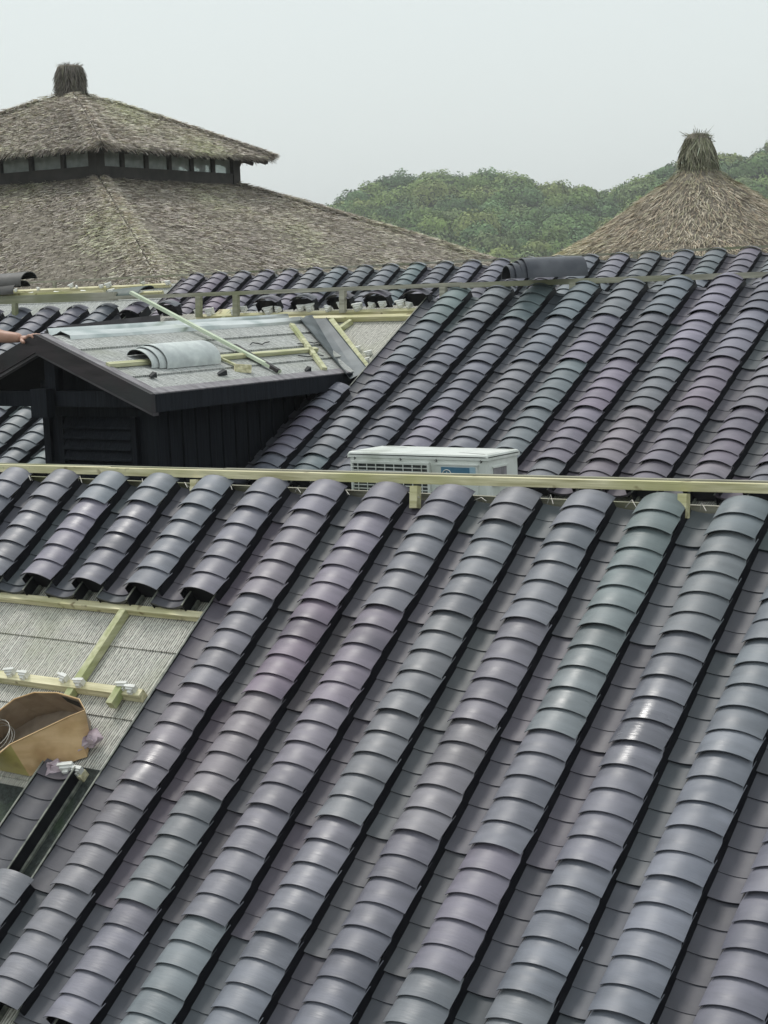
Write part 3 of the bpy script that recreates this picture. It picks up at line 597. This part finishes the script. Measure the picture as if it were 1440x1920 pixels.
# air conditioner behind the near ridge
ac = thing('air_conditioner', (-4.64, 6.85, -1.44), 'white outdoor air conditioning unit standing behind the near ridge rail', 'air conditioner')
X0, X1, Y0, Y1, Z0, Z1 = -5.035, -4.262, 6.72, 6.99, -1.36, -.800
def rbox(m, x0, x1, y0, y1, z0, z1, b=.012, mi=0):
    zs = [z0, z1 - b, z1 - b * .3, z1]; ins = [0, 0, b * .3, b]; G = []
    for z, i in zip(zs, ins):
        p = []
        for (cx_, cy_, a0) in ((x0 + i + b, y0 + i + b, 180), (x1 - i - b, y0 + i + b, 270), (x1 - i - b, y1 - i - b, 0), (x0 + i + b, y1 - i - b, 90)):
            for a in (a0, a0 + 30, a0 + 60, a0 + 90): p.append((cx_ + b * math.cos(R(a)), cy_ + b * math.sin(R(a)), z))
        p.append(p[0]); G.append(p)
    m.grid(np.array(G), mi=mi, smooth=False)
    top = np.array(G[-1][:-1]); m.hexa([top[0] - [0, 0, .004], top[4] - [0, 0, .004], top[8] - [0, 0, .004], top[12] - [0, 0, .004], top[0], top[4], top[8], top[12]], mi=mi)
    for k in (0, 4, 8, 12):
        cc = (top[k] + top[(k + 8) % 16]) / 2
        for j in range(3): m.quads([[top[k + j], top[k + j + 1], top[(k + j + 1)] * .5 + cc * .5, top[k + j] * .5 + cc * .5]], mi=mi)
m = MB(); rbox(m, X0, X1, Y0, Y1, Z0, Z1); m.build('casing', 'acwhite', ac)
m = MB(); m.box(X0 - .006, X1 + .006, Y0 - .006, Y1 + .006, Z1 - .018, Z1 - .002)
rbox(m, X0 - .006, X1 + .006, Y0 - .006, Y1 + .006, Z1 - .006, Z1 + .010, .010); m.build('top_cover', 'acwhite', ac)
m = MB(); gx0, gx1, gz0, gz1 = X0 + .028, X0 + .455, Z0 + .06, Z1 - .044; m.box(gx0, gx1, Y0 - .004, Y0 + .001, gz0, gz1); gb = m.build('fan_opening', 'acdark', ac)
m = MB()
for z in np.arange(gz0 + .012, gz1, .017): m.box(gx0, gx1, Y0 - .013, Y0 - .009, z, z + .0045)
for x in np.arange(gx0 + .03, gx1, .052): m.box(x, x + .004, Y0 - .016, Y0 - .0135, gz0, gz1)
m.box(gx0 - .008, gx1 + .008, Y0 - .016, Y0 - .002, gz1, gz1 + .010); m.box(gx0 - .008, gx1 + .008, Y0 - .016, Y0 - .002, gz0 - .01, gz0)
m.box(gx0 - .010, gx0, Y0 - .016, Y0 - .002, gz0, gz1); m.box(gx1, gx1 + .012, Y0 - .016, Y0 - .002, gz0, gz1); m.build('grille', 'acwhite', ac)
m = MB(); m.box(X0 + .500, X0 + .725, Y0 - .008, Y0, Z0 + .2, Z1 - .042); m.box(X0 + .495, X0 + .730, Y0 - .012, Y0, Z1 - .042, Z1 - .036); m.build('control_panel', 'acwhite', ac)
m = MB(); m.box(X0 + .530, X0 + .685, Y0 - .0115, Y0 - .008, Z1 - .118, Z1 - .050); lb = m.build('badge', 'acblue', ac)
m = MB(); m.box(X0 + .685, X0 + .715, Y0 - .0110, Y0 - .008, Z1 - .118, Z1 - .048); m.build('badge', 'acpale', ac)
m = MB(); t = np.linspace(0, 2 * math.pi, 25); m.tube([(X0 + .562 + .024 * math.cos(a), Y0 - .0125, Z1 - .086 + .024 * math.sin(a)) for a in t], .0022, 5)
m.tube([(X0 + .562, Y0 - .0125, Z1 - .106), (X0 + .562, Y0 - .0125, Z1 - .070)], .002, 5); m.build('emblem', 'clip', lb)
m = MB(); m.box(X1 - .001, X1 + .004, Y0 + .05, Y0 + .16, Z1 - .13, Z1 - .055); m.build('handle_recess', 'verge', ac)
m = MB(); m.box(X1, X1 + .009, Y0 + .04, Y0 + .17, Z1 - .055, Z1 - .048); m.box(X1, X1 + .009, Y0 + .04, Y0 + .17, Z1 - .137, Z1 - .13); m.build('handle_frame', 'acwhite', ac)
for x in (X0 + .035, X0 + .30, X0 + .50, X1 - .03):
    m = MB(); m.tube([(x, Y0 - .006, Z1 - .022), (x, Y0 - .011, Z1 - .022)], [.007, .004], 8); m.build('screw', 'blackbits', ac)
for x in (X0 + .1, X1 - .16):
    m = MB(); m.box(x, x + .06, Y0 - .03, Y1 + .03, -1.44, Z0); m.build('foot', 'acdark', ac)

# torn cardboard carton in the bare patch
bx = thing('cardboard_box', tuple(FA((-.5, -.78, -.024))), 'torn open cardboard box with yellow tape lying on the bare underlay', 'box')
def al(x, y, z): return FA([(x, y, z)])[0]
rim = [(-.612, -.929), (-.580, -.889), (-.558, -.847), (-.360, -.681), (-.305, -.651), (-.351, -.629), (-.467, -.621), (-.579, -.634), (-.662, -.674), (-.715, -.739), (-.702, -.828)]
rimP = [al(x, y + (.012 if i > 4 else 0), z) for i, ((x, y), z) in enumerate(zip(rim, (.13, .13, .13, .13, .135, .15, .16, .16, .155, .145, .135)))]
bas = [(-.80, -.868), (-.704, -.876), (-.541, -.878), (-.328, -.752), (-.360, -.680), (-.42, -.60), (-.50, -.565), (-.60, -.57), (-.70, -.61), (-.78, -.70), (-.82, -.80)]
basP = [al(x, y, -.022) for x, y in bas]
def wall_quad(mb, i, j, mi, off=0.0, wav=0.0, n=6):
    a, b, c_, d_ = rimP[i], rimP[j], basP[j], basP[i]; G = []
    nrm = np.cross(b - a, d_ - a); nrm /= np.linalg.norm(nrm) + 1e-9
    for v in np.linspace(0, 1, n):
        G.append([(a * (1 - u) + b * u) * (1 - v) + (d_ * (1 - u) + c_ * u) * v + nrm * (off + wav * math.sin(u * 5 + v * 4 + i)) for u in np.linspace(0, 1, n)])
    mb.grid(np.array(G), mi=mi, smooth=True)
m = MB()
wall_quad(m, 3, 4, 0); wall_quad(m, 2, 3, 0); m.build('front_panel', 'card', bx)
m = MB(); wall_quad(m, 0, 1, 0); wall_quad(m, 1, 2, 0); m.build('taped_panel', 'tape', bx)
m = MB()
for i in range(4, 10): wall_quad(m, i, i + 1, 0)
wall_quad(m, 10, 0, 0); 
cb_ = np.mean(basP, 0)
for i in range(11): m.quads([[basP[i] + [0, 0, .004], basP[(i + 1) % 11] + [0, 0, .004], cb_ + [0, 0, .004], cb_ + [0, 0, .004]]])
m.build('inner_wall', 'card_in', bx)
m = MB(); a = (rimP[5] * .5 + rimP[6] * .5); 
for (i, j, u0, u1) in ((5, 6, .1, .95),):
    A_, B_, C_, D_ = rimP[i], rimP[j], basP[j], basP[i]
    def pt(u, v): return (A_ * (1 - u) + B_ * u) * (1 - v) + (D_ * (1 - u) + C_ * u) * v
    tow = np.array([.35, -.9, .3]) * .006
    m.quads([[pt(u0, .16) + tow, pt(u1, .16) + tow, pt(u1, .42) + tow, pt(u0, .42) + tow]]); m.build('hand_slot', 'blackbits', bx)
m = MB(); m.tube(rimP + [rimP[0]], .0032, 6); m.build('rim_edge', 'card', bx)
# coil of wire inside it
m = MB(); pts = []
for k in range(80):
    a = k * .30; rr = .070 + .004 * math.sin(k * .7); pts.append(al(-.70 + rr * math.cos(a), -.80 + rr * .9 * math.sin(a), .070 + .0012 * k * .5 + .01 * math.sin(a)))
m.tube(pts, .0014, 5); tag(m.build('wire_coil', 'wire'), 'loose coil of thin wire lying inside the cardboard box', 'wire coil')
# rags and clips under the box
for k, (x, y, s_, lab) in enumerate(((-.335, -.700, .045, 'crumpled pinkish grey rag by the right corner of the cardboard box'), (-.415, -.845, .040, 'small torn rag tucked under the front of the cardboard box'))):
    m = MB(); lr = np.random.default_rng(60 + k); G = []
    for i in np.linspace(0, math.pi, 9):
        G.append([FA([(x + s_ * math.sin(i) * math.cos(j) * (1 + .35 * lr.normal()), y + s_ * .8 * math.sin(i) * math.sin(j) * (1 + .3 * lr.normal()), -.01 + s_ * .55 * (1 + math.cos(i)) * (.7 + .4 * lr.random()))])[0] for j in np.linspace(0, 2 * math.pi, 13)[:-1]])
        G[-1].append(G[-1][0])
    m.grid(np.array(G), smooth=False); tag(m.build('rag', 'cloth'), lab, 'rag')

# ================================================================== THATCHED PAVILION, far left
def thatch_blades(mb, P, D, Nn, length, width, lr, cols, lift=(.02, .06)):
    """P roots (k,3), D down-slope unit, Nn outward unit: one tapering quad per straw bundle"""
    k = len(P); L_ = lr.uniform(*length, k)[:, None]; W_ = lr.uniform(*width, k)[:, None]
    side = np.cross(D, Nn); ang = lr.normal(0, .30, k)[:, None]; d = D * np.cos(ang) + side * np.sin(ang); s2 = np.cross(d, Nn)
    rollv = lr.normal(0, .5, k)[:, None]; s3 = s2 * np.cos(rollv) + Nn * np.sin(rollv)
    tip = P + d * L_ + Nn * lr.uniform(*lift, k)[:, None] - np.array([0, 0, 1]) * L_ * .06
    V = np.stack([P - s3 * W_ / 2, P + s3 * W_ / 2, tip + s3 * W_ * .22, tip - s3 * W_ * .22], 1); mb.quads(V, cols)
def straw_cols(P, lr, base, var=.28, green=.0):
    k = len(P); b = np.array(base)[lr.integers(len(base), size=k)]
    f = np.sin(P[:, 0] * 1.3 + P[:, 2] * 2.2) * np.sin(P[:, 1] * 1.7 + 1.1) + .5 * np.sin(P[:, 0] * 4.1 + P[:, 1] * 3.3)
    b = b * (1 + lr.normal(0, var, k)[:, None]) * (1 + .10 * f[:, None])
    g = np.clip(f * .5 + lr.normal(0, .3, k), 0, 1)[:, None] * green
    return np.clip(b * (1 - g) + b * np.array([.85, 1.15, .6]) * g, .01, 1)
pc = np.array([-18.457, 18.313, 0.0]); tow = -pc / np.linalg.norm(pc); rgt = np.array([-tow[1], tow[0], 0]); 
if rgt[0] < 0: rgt = -rgt
pc = pc + rgt * .085
al_ = R(6.6); c0 = tow * math.cos(al_) + rgt * math.sin(al_); c1 = rgt * math.cos(al_) - tow * math.sin(al_)
CN = [c0, c1, -c0, -c1]
pv = thing('thatched_pavilion', (pc[0], pc[1], GZ), 'large square two tiered thatched pavilion with a window band and straw topknot', 'pavilion', 'thatched roofs beyond the houses')
STRAW = [(.40, .355, .31), (.34, .30, .265), (.46, .415, .37), (.29, .26, .235), (.52, .48, .43), (.39, .335, .31), (.42, .40, .30)]
STRAW = [tuple(min(1, 1.45 * v) for v in c_) for c_ in STRAW]
def tier(name, s_r, s_z, nbl, lr, length, width, under=.16):
    """four-sided roof: s_r/s_z corner radius and height from the top down"""
    m = MB(); s_r, s_z = np.array(s_r), np.array(s_z)
    for i in range(4):
        a, b = CN[i], CN[(i + 1) % 4]; G = []
        for r_, z_ in zip(s_r, s_z): G.append([pc + (a * (1 - t) + b * t) * r_ + np.array([0, 0, z_ + .02 * math.sin(t * 17 + r_ * 5)]) for t in np.linspace(0, 1, 15)])
        m.grid(np.array(G), flip=True)
        lo = np.array(G[-1]); m.grid(np.array([lo, lo - [0, 0, under], lo * .0 + pc + (lo - pc) * [.86, .86, 1] - [0, 0, under * .6]]), flip=True, smooth=False)
    base = m.build(name, 'thatch_base', pv); m = MB()
    for i in range(4):
        a, b = CN[i], CN[(i + 1) % 4]; cnt = nbl if i in (0, 3) else nbl // 6
        if i == 3: cnt = nbl
        r_ = np.sqrt(lr.uniform(s_r[0] ** 2, s_r[-1] ** 2, cnt)); t = lr.uniform(0, 1, cnt); z = np.interp(r_, s_r, s_z)
        # a few more along the hips
        kh = cnt // 9; t[:kh] = np.clip(np.abs(lr.normal(0, .012, kh)), 0, 1); t[kh:2 * kh] = 1 - np.clip(np.abs(lr.normal(0, .012, kh)), 0, 1)
        P = pc + (a[None] * (1 - t)[:, None] + b[None] * t[:, None]) * r_[:, None]; P[:, 2] += z
        mid = (a + b) / 2; mid = mid / np.linalg.norm(mid); apo = np.linalg.norm(a + b) / 2
        sl = np.interp(r_, (s_r[:-1] + s_r[1:]) / 2, np.diff(s_z) / np.diff(s_r)) / apo
        D = np.tile(mid, (cnt, 1)); D[:, 2] = sl; D /= np.linalg.norm(D, axis=1)[:, None]
        tang = np.cross([0, 0, 1], mid); Nn = np.cross(D, tang); Nn *= np.sign(Nn[:, 2:3])
        P -= Nn * .03 - Nn * lr.uniform(0, .035, cnt)[:, None]
        cols = straw_cols(P, lr, STRAW, .12, .35); hip = np.zeros(cnt); hip[:2 * kh] = 1; cols = cols * (1 + .10 * hip[:, None]); P = P + Nn * (hip * .035)[:, None]
        thatch_blades(m, P, D, Nn, length, width, lr, cols, lift=(.0, .055))
        # ragged fringe at the eave
        k = 1500 if i in (0, 3) else 300; t = lr.uniform(0, 1, k); P = pc + (a[None] * (1 - t)[:, None] + b[None] * t[:, None]) * s_r[-1]; P[:, 2] += s_z[-1] - lr.uniform(-.02, under * .9, k)
        D = np.tile(mid * .6 + np.array([0, 0, -.8]), (k, 1)); Nn = np.tile(mid, (k, 1)); thatch_blades(m, P, D, Nn, (.04, .10), width, lr, straw_cols(P, lr, STRAW, .25, .2) * .8, (0, .05))
    m.build('straw', 'thatch', base); return base
lr = np.random.default_rng(11)
tier('lower_roof', [2.30, 3.2, 4.06, 5.1, 6.1, 7.6], [1.50, 1.24, .97, .65, .31, -.20], 70000, lr, (.06, .15), (.008, .015))
tier('upper_roof', [.18, .7, 1.33, 2.2, 2.88], [2.80, 2.64, 2.43, 2.13, 1.89], 30000, lr, (.07, .16), (.008, .015), .05)
m = MB()
def straw_column(m, c, prof, nbl, lr, length, width, cols, droop=.5):
    rs, zs = np.array([p[0] for p in prof]), np.array([p[1] for p in prof]); zz = lr.uniform(zs.min(), zs.max(), nbl); o = np.argsort(zs); r_ = np.interp(zz, zs[o], rs[o])
    a = lr.uniform(0, 2 * math.pi, nbl); e = np.stack([np.cos(a), np.sin(a), 0 * a], 1); P = np.array(c) + e * r_[:, None]; P[:, 2] += zz
    D = e * .12; D[:, 2] = -1; D /= np.linalg.norm(D, axis=1)[:, None]; thatch_blades(m, P, D, e, length, width, lr, cols(P), (.0, .05))
kn = MB(); prof = [(.0, 3.21), (.15, 3.205), (.183, 3.18), (.186, 3.05), (.186, 2.85), (.20, 2.72)]; kn.lathe(prof, pc, 20); kb = kn.build('topknot', 'thatch_base', pv)
m = MB(); straw_column(m, pc, prof, 1900, lr, (.08, .18), (.008, .014), lambda P: straw_cols(P, lr, STRAW, .25, .2) * .28)
kk = 160; a = lr.uniform(0, 2 * math.pi, kk); e = np.stack([np.cos(a), np.sin(a), 0 * a], 1); P = pc + e * lr.uniform(.0, .18, kk)[:, None] + [0, 0, 3.21]; thatch_blades(m, P, e * .8 + [0, 0, .35], np.tile([0., 0, 1.], (kk, 1)), (.03, .08), (.008, .013), lr, straw_cols(P, lr, STRAW, .2) * .4, (-.03, .03)); m.build('straw', 'thatch', kb)
# window band
RW = 2.27
m = MB()
for i in range(4):
    a, b = pc + CN[i] * RW, pc + CN[(i + 1) % 4] * RW; d = (b - a) / np.linalg.norm(b - a); L_ = np.linalg.norm(b - a)
    m.bar(a + [0, 0, 1.555], b + [0, 0, 1.555], .10, .19); m.bar(a + [0, 0, 1.99], b + [0, 0, 1.99], .08, .06)
fr = m.build('window_band', 'postwood', pv)
for i in range(4):
    a, b = pc + CN[i] * RW, pc + CN[(i + 1) % 4] * RW; d = (b - a) / np.linalg.norm(b - a); L_ = np.linalg.norm(b - a)
    m = MB(); m.bar(a + [0, 0, 1.44], a + [0, 0, 2.02], .15, .15, (1, 0, 0)); m.build('post', 'postwood', pv)
    for k in range(1, 6):
        p = a + d * L_ * k / 6; m = MB(); m.bar(p + [0, 0, 1.64], p + [0, 0, 1.97], .065, .065, (1, 0, 0)); m.build('mullion', 'postwood', fr)
    for k in range(6):
        p, q = a + d * L_ * (k + .08) / 6, a + d * L_ * (k + .92) / 6; m = MB(); m.quads([[p + [0, 0, 1.655], q + [0, 0, 1.655], q + [0, 0, 1.96], p + [0, 0, 1.96]]]); m.build('window_pane', 'glass', fr)
    # rafters poking out under the eave
m = MB()
for i in range(4):
    a, b = CN[i], CN[(i + 1) % 4]
    for t in np.linspace(.02, .98, 18):
        v = a * (1 - t) + b * t; m.bar(pc + v * 2.2 + [0, 0, 2.02], pc + v * 2.84 + [0, 0, 1.80], .05, .05)
m.build('rafters', 'postwood', pv)
m = MB()
for i in range(4): m.bar(pc + CN[i] * 5.2 + [0, 0, -.3], pc + CN[i] * 5.2 + [0, 0, GZ], .3, .3, (1, 0, 0))
for i in range(4): m.bar(pc + CN[i] * 5.2 + [0, 0, -1.2], pc + CN[(i + 1) % 4] * 5.2 + [0, 0, -1.2], .15, .3)
m.build('frame', 'postwood', pv)

# ================================================================== THATCHED HUT, right
hcn = np.array([-7.62, 16.0, 0.0]); ht = thing('thatched_hut', (hcn[0], hcn[1], GZ), 'round straw hut roof with a shaggy tall topknot, in front of the right hand hill', 'hut', 'thatched roofs beyond the houses')
prof = [(.12, 1.04), (.16, .97), (.25, .88), (.38, .79), (.53, .69), (.78, .52), (1.03, .355), (1.34, .20), (1.8, -.02), (2.6, -.46)]
m = MB(); m.lathe(prof, hcn, 48); m.lathe([(2.6, -.46), (2.58, -.62), (2.3, -.50)], hcn, 48); hr = m.build('roof', 'thatch_base', ht)
lr = np.random.default_rng(21); rs, zs = np.array([p[0] for p in prof]), np.array([p[1] for p in prof]); n = 90000
STRAW2 = [(.37, .33, .27), (.30, .27, .22), (.45, .41, .34), (.24, .21, .18), (.48, .45, .39), (.38, .31, .25), (.36, .35, .26)]
r_ = np.sqrt(lr.uniform(.12 ** 2, 2.6 ** 2, n)); a = lr.uniform(0, 2 * math.pi, n); e = np.stack([np.cos(a), np.sin(a), 0 * a], 1); z = np.interp(r_, rs, zs); sl = np.interp(r_, (rs[:-1] + rs[1:]) / 2, np.diff(zs) / np.diff(rs))
D = e.copy(); D[:, 2] = sl; D /= np.linalg.norm(D, axis=1)[:, None]; tg = np.cross([0, 0, 1], e); Nn = np.cross(D, tg); Nn *= np.sign(Nn[:, 2:3]); P = hcn + e * r_[:, None] + [0, 0, 0]; P[:, 2] += z; P += Nn * lr.uniform(-.03, .02, n)[:, None]
cc = straw_cols(P, lr, STRAW2, .11, .3); top = np.clip((.50 - r_) / .40, 0, 1)[:, None]; cc = cc * (1 - top) + cc * np.array([.46, .50, .41]) * top
m = MB(); thatch_blades(m, P, D, Nn, (.05, .13), (.005, .009), lr, cc * np.array([1.42, 1.36, 1.28]), (.0, .035)); m.build('straw', 'thatch', hr)
prof = [(.0, 1.30), (.07, 1.295), (.120, 1.25), (.142, 1.18), (.136, 1.10), (.138, 1.01), (.15, .94)]
m = MB(); m.lathe(prof, hcn, 20); hk = m.build('topknot', 'thatch_base', ht)
m = MB(); straw_column(m, hcn, prof, 2600, lr, (.10, .24), (.008, .016), lambda P: straw_cols(P, lr, STRAW, .3) * np.array([.46, .50, .41]))
kk = 420; a = lr.uniform(0, 2 * math.pi, kk); e = np.stack([np.cos(a), np.sin(a), 0 * a], 1); P = hcn + e * lr.uniform(.0, .11, kk)[:, None] + [0, 0, 1.29]; P[:, 2] -= lr.uniform(0, .08, kk)
thatch_blades(m, P, (e * .7 + np.array([0, 0, 1.]) * lr.uniform(-.8, .55, kk)[:, None]), np.tile([0., 0, 1.], (kk, 1)), (.05, .13), (.008, .013), lr, straw_cols(P, lr, STRAW, .3) * np.array([.46, .50, .41]), (-.06, .05)); m.build('straw', 'thatch', hk)
m = MB(); m.lathe([(1.9, -.45), (1.9, GZ)], hcn, 32); m.build('wall', 'plaster', ht)

# ================================================================== WOODED HILLS
azs = np.radians(np.array([-60, -48, -40, -37.6, -36.6, -35.6, -34.6, -33.5, -32.6, -31.6, -30.6, -29.4, -28.3, -27.7, -26.9, -26, -24.5, -23.3, -21, -17, -8]))
els = np.array([.2, .6, 1.3, 2.1, 2.85, 3.2, 3.50, 3.56, 3.55, 3.35, 3.22, 3.10, 2.72, 2.85, 3.35, 3.55, 3.7, 3.9, 4.2, 4.2, 3.0])
DR = 300.0; TH = 7.0
def hill_h(az, dist):
    top = np.tan(np.radians(np.interp(az, azs, els))) * DR - GZ - TH
    t = np.clip((dist - 205) / (DR - 205), 0, 1.35); s_ = np.where(t < 1, t * t * (3 - 2 * t) * .35 + t * .65, 1 - (t - 1) * .5)
    return top * s_
A_ = np.radians(np.linspace(-62, -6, 90)); Ds = np.linspace(195, 330, 30); G = np.array([[(d_ * math.sin(a_), d_ * math.cos(a_), GZ + hill_h(a_, d_) - (.5 if d_ < 206 else 0)) for a_ in A_] for d_ in Ds])
m = MB(); m.grid(G, flip=True); h = m.build('hill', 'hill'); tag(h, kind='structure')
lr = np.random.default_rng(33); m = MB(); core = MB(); tr = MB(); cnt = 0
GREENS = np.array([(.085, .125, .050), (.065, .105, .045), (.105, .145, .055), (.050, .085, .042), (.090, .120, .060), (.070, .115, .060), (.12, .145, .060)]) * np.array([2.0, 2.0, 1.65])
for ai in range(27):
    for dj in range(13):
        az = R(-39.8 + ai * .72 + .36 * (dj % 2) + lr.normal(0, .14)); d_ = 212 + dj * 7.6 + lr.normal(0, 1.5)
        if az > R(-21.0): continue
        z = GZ + float(hill_h(az, d_)); rad = lr.uniform(2.6, 4.7); hgt = TH * lr.uniform(.72, 1.12)
        c = np.array([d_ * math.sin(az), d_ * math.cos(az), z + hgt - rad * .9]); cnt += 1
        nl = int(520 + 260 * rad); v = lr.normal(0, 1, (nl, 3)); v /= np.linalg.norm(v, axis=1)[:, None]; v[:, 2] = np.abs(v[:, 2]) * 1.0 - .18 * lr.random(nl)
        # bumps: a few lobes per crown
        lob = lr.normal(0, 1, (9, 3)); lob[:, 2] = np.abs(lob[:, 2]); lob /= np.linalg.norm(lob, axis=1)[:, None]
        f = .66 + .44 * np.max(np.clip(v @ lob.T, 0, 1) ** 5, axis=1)
        P = c + v * (rad * f * lr.uniform(.93, 1.03, nl))[:, None] * np.array([1, 1, .85])
        nn = v + lr.normal(0, .32, (nl, 3)); nn /= np.linalg.norm(nn, axis=1)[:, None]
        s1 = np.cross(nn, lr.normal(0, 1, (nl, 3))); s1 /= np.linalg.norm(s1, axis=1)[:, None]; s2 = np.cross(nn, s1); sz = lr.uniform(.15, .29, nl)[:, None]
        V = np.stack([P - s1 * sz, P - s2 * sz * .8, P + s1 * sz, P + s2 * sz * .8], 1)
        g0 = GREENS[lr.integers(len(GREENS))] * lr.uniform(.8, 1.2); m.quads(V, np.clip(g0 * (1 + lr.normal(0, .13, nl))[:, None], .01, 1))
        core.lathe([(0.01, rad * .60), (rad * .5, rad * .45), (rad * .72, 0), (rad * .5, -rad * .6)], c, 8)  # solid core blocks gaps; the crown's inner shade is in its dark colour
        tr.tube([(c[0], c[1], z - .3), (c[0], c[1], c[2])], [.25, .15], 4)
MT['core'] = mat('shaded crown core', (.018, .030, .012), (.030, .045, .018), scale=.5, rough=1)
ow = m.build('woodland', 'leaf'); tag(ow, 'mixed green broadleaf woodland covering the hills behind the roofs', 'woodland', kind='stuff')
core.build('shade_cores', 'core', ow); tr.build('trunks', 'bark', ow)

# ================================================================== PERSON, almost wholly beyond the left edge; a forearm and hand show
pr = thing('person', (-7.95, 6.35, -1.75), 'person reaching in from the left edge, bare forearm and hand on the dormer gable', 'person')
def skin(name, pts, edges, radii, mname, parent, sub=2):
    me = bpy.data.meshes.new(name); off = np.array(ORIG[parent.name]) - [0, 0, CAMZ]
    me.from_pydata([tuple(np.array(p) - off) for p in pts], edges, []); o = bpy.data.objects.new(name, me); COL.objects.link(o); o.parent = parent; ORIG[o.name] = ORIG[parent.name]
    me.materials.append(MT[mname]); md = o.modifiers.new('skin', 'SKIN'); md.use_smooth_shade = True
    if not me.skin_vertices: me.skin_vertices.new()
    for i, r_ in enumerate(radii): me.skin_vertices[0].data[i].radius = (r_, r_) if not isinstance(r_, tuple) else r_
    me.skin_vertices[0].data[0].use_root = True
    s_ = o.modifiers.new('sub', 'SUBSURF'); s_.levels = sub; s_.render_levels = sub; return o
H = lambda x, y, z: (x, y, z)
pts = [H(-8.02, 6.42, -.88), H(-8.00, 6.44, -.66), H(-7.96, 6.46, -.47), H(-7.95, 6.47, -.37), H(-7.93, 6.485, -.24),   # pelvis, waist, chest, neck, head
       H(-7.84, 6.50, -.46), H(-7.70, 6.62, -.34), H(-7.53, 6.69, -.165), H(-7.37, 6.715, -.212), H(-7.235, 6.735, -.222),   # right-hand arm: shoulder, upper arm, elbow, forearm, wrist
       H(-8.10, 6.40, -.47), H(-8.16, 6.36, -.74), H(-8.08, 6.28, -.94),
       H(-7.94, 6.38, -.95), H(-7.90, 6.22, -1.32), H(-7.92, 6.40, -1.70), H(-7.91, 6.24, -1.74),
       H(-8.11, 6.40, -.95), H(-8.12, 6.24, -1.32), H(-8.12, 6.42, -1.70), H(-8.12, 6.26, -1.74),
       H(-7.915, 6.47, -.155)]
edges = [(0, 1), (1, 2), (2, 3), (3, 4), (4, 21), (2, 5), (5, 6), (6, 7), (7, 8), (8, 9), (2, 10), (10, 11), (11, 12), (0, 13), (13, 14), (14, 15), (15, 16), (0, 17), (17, 18), (18, 19), (19, 20)]
rad = [.12, .115, .13, .055, .095, .062, .050, .045, .038, .027, .062, .042, .033, .085, .058, .042, .04, .085, .058, .042, .04, .06]
# forearm is covered by no cloth: the body is skin, shirt and trousers are children over it
body = skin('body', pts, edges, rad, 'skin', pr)
sk = pts
skin('shirt', [sk[0], sk[1], sk[2], H(-7.955, 6.465, -.41), sk[5], H(-7.72, 6.605, -.355), sk[10], sk[11]], [(0, 1), (1, 2), (2, 3), (2, 4), (4, 5), (2, 6), (6, 7)], [.165, .160, .175, .085, .10, .078, .10, .075], 'shirt', pr)
skin('trousers', [H(-8.02, 6.42, -.90), sk[13], sk[14], sk[15], sk[17], sk[18], sk[19]], [(0, 1), (1, 2), (2, 3), (0, 4), (4, 5), (5, 6)], [.155, .125, .09, .07, .125, .09, .07], 'trouser', pr)
m = MB(); m.lathe([(.0, .125), (.06, .115), (.10, .07), (.112, .01), (.10, -.05)], (-7.925, 6.50, -.20), 20); m.build('hair', 'hair', pr)
for dx in (-.03, .035):
    m = MB(); m.lathe([(0.001, .009), (.007, .005), (.009, 0), (.006, -.006)], (-7.925 + dx, 6.392, -.20), 8); m.build('eye', 'blackbits', pr)
m = MB(); m.tube([(-7.925, 6.395, -.205), (-7.925, 6.375, -.235), (-7.925, 6.392, -.242)], [.008, .013, .010], 8); m.build('nose', 'skin', pr)
m = MB(); m.tube([(-7.947, 6.393, -.268), (-7.925, 6.387, -.270), (-7.903, 6.393, -.268)], [.004, .007, .004], 6); m.build('mouth', 'cloth', pr)
# the hand: palm and five separate fingers laid over the barge boards at the apex
w = np.array([-7.240, 6.735, -.224]); palm = [w, w + [.030, .004, -.002], w + [.062, .006, .004]]
skin('hand', [tuple(p) for p in palm], [(0, 1), (1, 2)], [(.025, .020), (.036, .017), (.038, .014)], 'skin', pr)
for k, (oy, L_, dz) in enumerate(((-.030, .062, .0), (-.010, .074, .003), (.010, .070, .003), (.028, .056, .0))):
    b = palm[2] + np.array([.004, oy, 0]); f1 = b + [L_ * .45, oy * .15, .012 + dz]; f2 = b + [L_ * .78, oy * .2, .010]; f3 = b + [L_, oy * .2, -.004]
    skin('finger', [tuple(b), tuple(f1), tuple(f2), tuple(f3)], [(0, 1), (1, 2), (2, 3)], [.0100, .0092, .0085, .0072], 'skin', pr)
b = palm[1] + np.array([0, -.028, -.004]); skin('thumb', [tuple(b), tuple(b + [.022, -.020, -.008]), tuple(b + [.048, -.026, -.016])], [(0, 1), (1, 2)], [.0125, .0110, .0090], 'skin', pr)

# ------------------------------------------------------------------ thin haze in the air
hz = MB(); hz.box(-900, 700, -650, 950, GZ - 1.0, 45.0); ho = hz.build('haze', 'ground'); ho.data.materials.clear()
hm = bpy.data.materials.new('pale haze'); hm.use_nodes = True; nt = hm.node_tree; nt.nodes.clear(); o_ = nt.nodes.new('ShaderNodeOutputMaterial'); v_ = nt.nodes.new('ShaderNodeVolumePrincipled')
v_.inputs['Color'].default_value = (.975, .99, .995, 1); v_.inputs['Density'].default_value = .0008; v_.inputs['Anisotropy'].default_value = 0.2; nt.links.new(v_.outputs[0], o_.inputs['Volume']); ho.data.materials.append(hm)
tag(ho, kind='stuff')
